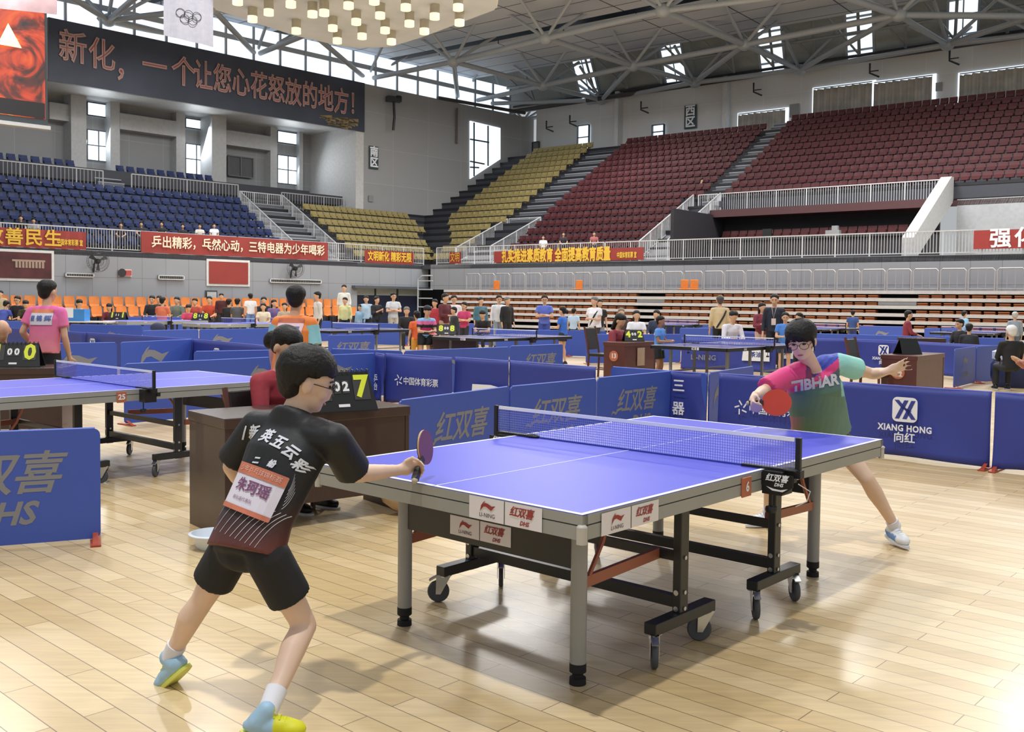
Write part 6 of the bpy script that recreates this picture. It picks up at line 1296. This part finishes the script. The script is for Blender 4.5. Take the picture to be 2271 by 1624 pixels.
man(902, 681, 30, 10, 'sit', 'person in black with thin hair right of the crossed-arms man', '1e1e24', hairm=HAIRG, sleeve=1.6, vox=.02)
man(836, 659, 33, 45, 'clap', 'person in black clapping left of the pale grey T-shirt', '1c1e26', '20222c', sleeve=1.6, vox=.02)
man(812, 656, 34, 0, 'stand', 'person in a pale blue and white jacket near the small notice board', 'b4cfe6', '1c1e28', sleeve=1.7, vox=.02, shirt_name='jacket')
man(798, 676, 34, -20, 'stand', 'short person in light blue behind the clapping one', '8fb4d8', sleeve=1.6, vox=.022)
man(765, 660, 33.5, -10, 'stand', 'person in a pale lime jacket with a dark cap', 'd4d49c', '1c1c22', sleeve=1.7, vox=.02, shirt_name='jacket')
man(763, 632, 36, 0, 'stand', 'person in white standing raised behind the lime jacket', 'dcdcd8', '22242c', sleeve=1.6, vox=.022, z0=.4)
q = D(763, 632, 36); o = MB().b2((-.3, -.3, 0), (.3, .3, .4)).build('step_stool', STK, bevel=.02); o.location = (q.x, q.y, 0); tag(o, 'pale step stool under the person in white by the notice board', 'stool')
man(703, 647, 29, -60, 'stand', 'person in a white tracksuit top turning away beside the orange player', 'd4d0cc', '1e1f26', sleeve=1.7, vox=.018, shirt_name='jacket')
# along the left wall
for a in ((337, 650, 40, 5, 'sit', 'man in a black suit jacket and white shirt among the orange chairs', '1c1c22', dict(sleeve=1.8, facial=True)), (353, 652, 42, 0, 'sit', 'person just behind the man in the black suit', '2c2c34', {}), (361, 659, 37, 170, 'sit', 'dark haired person in salmon right of the black suit', 'c86a50', {}),
          (392, 659, 40, 0, 'sit', 'seated person in a grey-green jacket with dark scarf', '6c7468', dict(sleeve=1.8)), (418, 676, 36, 15, 'desk', 'scorer in a pink shirt bending over a small scoreboard', 'c8446c', dict(sleeve=.6)), (432, 662, 40, 0, 'sit', 'person in a red jacket between orange chairs', 'a84434', {}),
          (464, 656, 42, 10, 'sit', 'person in vermilion before the dark framed panel', 'b8442c', {}), (491, 651, 41, 15, 'stand', 'standing person in a dark maroon jacket right of the framed panel', '4a1c24', dict(sleeve=1.8)), (527, 662, 39, 178, 'sit', 'person in a dark grey shirt seen from behind', '4c4d52', dict(sleeve=.6)),
          (508, 663, 39.5, 170, 'sit', 'person with a large black backpack', '17171b', dict(sleeve=1.6)), (555, 651, 39, -150, 'stand', 'person in white over pale blue trousers turning to the wall', 'dcdce0', dict(bcol='6f8fc4', sleeve=.6)), (585, 653, 40, 10, 'sit', 'man in a black shirt on an orange chair near the orange player', '1c1c22', dict(sleeve=1.6)),
          (584, 673, 35.5, 5, 'sit', 'person in a cream top left of the orange player', 'd9cdb8', dict(hair='long')), (608, 665, 39, 40, 'sit', 'girl in a purple cardigan left of the orange player', '6a5688', dict(hair='long', sleeve=1.7)), (631, 672, 36, 10, 'sit', 'person in beige close to the head of the orange player', 'a89c88', {}),
          (242, 674, 36, 10, 'desk', 'woman in dark red with a small scoreboard on the far table', '6c2630', dict(hair='long', sleeve=1.8)), (176, 665, 35.5, 40, 'desk', 'person with a white towel behind the blue carton', 'dcdcdc', {}), (57, 667, 35.5, 20, 'desk', 'person with a yellow-black top near the left edge', '34301c', {}),
          (38, 657, 36, 0, 'sit', 'man with glasses in a black shirt near the left edge', '1c1c22', dict(facial=True, glasses=True, sleeve=1.6)), (14, 668, 36, 165, 'desk', 'person in a blue T-shirt with a pale print seen from behind at the left edge', '4858b0', dict(sleeve=.6)), (1, 645, 39, 10, 'stand', 'person in beige cut by the left edge of the photo', 'b0a48c', {})):
    z0 = {40: .16, 42: .4, 41: .4, 39: .16}.get(a[2], 0); man(a[0], a[1], a[2], a[3], a[4], a[5], a[6], vox=.022, **a[7])
for p, y_, n_, lab in ((P(262, 709, .76), 0, '1111', 'small black scoreboard with cream digits before the woman in dark red'), (P(446, 711, .76), 0, '8118', 'small black scoreboard with cream digits before the pink scorer')):
    scoreboard(p, y_, lab, n_, .6, .24)
# right side
man(1892, 688, 33, 150, 'stand', 'player in blue and white with an orange stripe seen from behind, far right', '34508c', '2a3c78', sleeve=.6, vox=.02)
man(2016, 689, 29.5, 75, 'sit', 'official in a maroon top seated at the far dark desk', '7c2838', sleeve=1.7, vox=.018, facial=True)
man(2139, 690, 32, 110, 'stand', 'player in a light blue shirt in front of the bleachers, right side', '8cb8e4', '2c3c6c', sleeve=.6, vox=.02)
man(2128, 708, 23.5, -70, 'sit', 'person in a black tracksuit with red mark seated beyond the barriers', '1a1b20', sleeve=1.8, vox=.016, shirt_name='jacket', facial=True)
man(2150, 718, 23, 150, 'sit', 'person in dark clothes right of the black tracksuit', '232630', sleeve=1.8, vox=.018)
man(2251, 692, 27, 170, 'stand', 'grey haired man in a grey shirt at the right edge', '8e9aa8', '5a6478', hairm=mat('hair_silver', 'b4b4b0', .6), sleeve=1.7, vox=.018)
H = man(2243, 722, 17.5, 175, 'sit', 'person in a black and white cap holding a red bat behind the back, right edge', '17181c', sleeve=1.8, vox=.016, hairm=mat('cap_white', 'dcdcde', .6))
bat(Vector(H['J']['wrR']) + Vector((0, -.04, 0)), Vector(H['J']['wrR']) + Vector((.05, -.1, .3)), (0, -1, .1), 'brown-red bat near the capped person at the right edge', '8c3a34')
H = man(2290, 740, 12.2, -90, 'clap', 'pink-sleeved person whose arm alone enters at the right edge', 'b88078', 'b88a84', sleeve=1.8, vox=.016)
# in the stands
def fan_(x, y, fr, v, z, fa, label, shirt, **k):
    O, U, N = (OR_, UR, NR) if fr == 'R' else (OL_, UL, NL); u, zz_ = hit(fr, x, y, v); p = (RPt if fr == 'R' else LPt)(u, v, 0); man(x, y, p.y, fa, 'sit', label, shirt, vox=.026, s=.95, z0=z, **k)
for i, (x, y, sh, lab) in enumerate(((46, 478, '1c1c22', 'spectator in black above the left red banner'), (74, 484, 'a8a8a8', 'spectator in grey above the left red banner'), (268, 494, '2c2430', 'spectator with a dark backpack on the blue seats'), (313, 492, '26242c', 'spectator in dark clothes at the start of the long banner'), (358, 492, '1e1e26', 'spectator in black, second above the long banner'),
                                 (405, 497, '1c1c22', 'spectator in black in the middle above the long banner'), (443, 497, 'c9c4bc', 'spectator in a pale open shirt above the long banner'), (475, 496, 'e6e6ea', 'spectator in a white T-shirt above the long banner'))):
    fan_(x, y, 'L', 1.5, 3.9, 20, lab, sh)
for x, y, v, z, fa, sh, lab in ((1205, 522, 1.6, 3.9, 0, 'dcdce0', 'spectator in white above the banner with yellow characters'), (1250, 515, 1.9, 4.1, 0, '2a2228', 'spectator in black above the banner with yellow characters'), (1318, 514, 1.9, 4.1, 0, '9c5c5c', 'spectator in dusty pink above the banner with yellow characters'),
                                (1556, 396, 8.6, 8.1, 60, '4c5060', 'spectator in a striped grey shirt beside the long right stair'), (1955, 350, 10.2, 9.2, 0, '4c4848', 'spectator in grey among the dark red seats of the right block'), (2152, 304, 12.7, 10.5, 0, '2a1c20', 'spectator in black high in the right block'), (2187, 309, 12.7, 10.5, 0, '23202a', 'second dark spectator high in the right block')):
    fan_(x, y, 'R', v, z, fa, lab, sh)
# ------------------------------------------------------------------ the seats of the stands
def seat_mesh(name, m, open_=False):
    """tip-up stadium seat: curved back, folded pan; faces local -y"""
    b = MB(); prof = [(.10, .14, .21), (.12, .26, .225), (.145, .38, .225), (.165, .50, .215)]
    vs = []
    for y, z, w_ in prof:
        for k in range(4): a = -1 + 2 * k / 3; vs.append((a * w_, y - .03 * a * a, z))
    n = len(vs); vs += [(x, y + .045, z) for x, y, z in vs]; fs = []
    for i in range(3):
        for k in range(3): q = i * 4 + k; fs.append((q, q + 1, q + 5, q + 4)); fs.append((n + q + 4, n + q + 5, n + q + 1, n + q))
    for i in range(3): fs.append((i * 4, i * 4 + 4, n + i * 4 + 4, n + i * 4)); fs.append((i * 4 + 7, i * 4 + 3, n + i * 4 + 3, n + i * 4 + 7))
    for k in range(3): fs.append((12 + k, 13 + k, n + 13 + k, n + 12 + k))
    b.add(vs, fs); b.b2((-.19, -.02, .12), (.2, .12, .30)); b.b2((-.18, -.14, .12), (.18, .0, .18)); b.b2((-.03, .0, 0), (.03, .1, .2)); me = b.me(name); me.materials.append(m)
    bm = bmesh.new(); bm.from_mesh(me); bmesh.ops.recalc_face_normals(bm, faces=bm.faces); bm.to_mesh(me); bm.free(); return me, b
SEATS = {}
def add_seat(kind, fr, u, k, v, z, label, group): SEATS.setdefault(kind, []).append((fr, u, v, z, label, group))
rowz = lambda k: (1.2 + .85 * k, 4.15 + .51 * k)
ORD = ['lowest', 'second', 'third', 'fourth', 'fifth', 'sixth', 'seventh', 'eighth', 'ninth', 'tenth', 'eleventh', 'twelfth', 'thirteenth', 'fourteenth', 'fifteenth', 'sixteenth', 'seventeenth', 'eighteenth', 'nineteenth']
def rowseats(kind, fr, k, u0, u1, what, where, vz=None, sp=.5):
    v, z = vz or rowz(k); n = int((u1 - u0) / sp); rn = 'upper row' if vz else '%s row' % ORD[k]
    for i in range(n): add_seat(kind, fr, u0 + sp * (i + .5), k, v, z, '%s stadium seat in the %s of the %s' % (what, rn, where), '%s seats, %s of the %s' % (what, rn, where))
for k in range(18):
    rowseats('maroon', 'R', k, 3.9 if k > 5 else 4.2, 14.5 if k > 6 else 13.7, 'dark red', 'left red block')
for k in range(7, 19): rowseats('maroon', 'R', k, 15.7, 33, 'dark red', 'right red block')
rowseats('maroon', 'R', 6, 16.2, 27.2, 'dark red', 'commentary box', vz=(5.9, 5.21))
for k in range(18): rowseats('yellow', 'R', k, umin(k) + .1, 1.25 if k > 4 else .9, 'yellow', 'lit yellow block')
for k in range(7): rowseats('yellow', 'L', k, (-3.9 if k > 3 else -2.6), 4.9, 'yellow', 'lower yellow block', sp=.48)
rowseats('yellow', 'L', 8, 1.2, 6.4, 'yellow', 'lower yellow block', vz=(8.6, 7.95))
for k in range(0, 7): rowseats('blue', 'L', k, 9.1, 27.5, 'blue', 'blue block', sp=.55)
rowseats('blue', 'L', 8, 9.2, 15.4, 'blue', 'blue block', vz=(9.4, 8.75), sp=.62); rowseats('blue', 'L', 8, 17.6, 27, 'blue', 'blue block', vz=(9.4, 8.75), sp=.62)
KM = dict(maroon=mat('seat_maroon', '4e262a', .55, spec=.25, noise=.1, nscale=.6), yellow=mat('seat_yellow', '96895c', .55, spec=.25, noise=.1, nscale=.6), blue=mat('seat_blue', '27335c', .55, spec=.25, noise=.1, nscale=.6))
CAMP = Vector((0, 0, HC))
for kind, lst in SEATS.items():
    me, proto = seat_mesh('%s_seat' % kind, KM[kind]); rest = []
    def wp(s): return (RPt if s[0] == 'R' else LPt)(s[1], s[2], s[3])
    lst.sort(key=lambda s: (wp(s) - CAMP).length)
    for i, s in enumerate(lst):
        rz = AR if s[0] == 'R' else AL + PI
        if i < 300:
            o = bpy.data.objects.new({'maroon': 'red', 'yellow': 'yellow', 'blue': 'blue'}[kind] + '_stadium_chair', me); COL.objects.link(o); o.location = wp(s); o.rotation_euler = (0, 0, rz); tag(o, s[4], 'seat', s[5])
        else: rest.append((wp(s), rz))
    if rest:
        b = MB()
        for p, rz in rest:
            R = Matrix.Rotation(rz, 3, 'Z'); b.add([p + R @ Vector(v) for v in proto.v], proto.f)
        o = b.build('stadium_chairs', KM[kind]); tag(o, 'mass of the farther %s stadium seats of the upper rows' % {'maroon': 'dark red', 'yellow': 'yellow', 'blue': 'blue'}[kind], 'seats', kind='stuff')
# commentary counter
t = root('commentary_counter', RPt(16.2, 4.3, 4.15), AR); tag(t, 'long black counter inside the recess under the upper railing', 'counter'); MB().b2((0, 0, .0), (11, .08, .95)).build('counter_front', M_dark, t); MB().b2((-.05, -.1, .9), (11.05, .6, .98)).build('counter_top', BLK, t)
t = root('laptop_stand', RPt(23.0, 4.5, 5.13), AR); tag(t, 'grey equipment heap on the commentary counter', 'equipment'); MB().box((0, 0, .15), (.7, .3, .3)).box((.1, 0, .4), (.3, .2, .25)).build('case', mat('vent_grey', '8a8c8e', .6), t)
t = root('desk_monitor', RPt(19.5, 4.5, 5.13), AR); tag(t, 'small dark monitor on the commentary counter', 'monitor'); MB().box((0, 0, .3), (.5, .06, .4)).box((0, .05, .05), (.25, .2, .1)).build('monitor_body', BLKM, t)
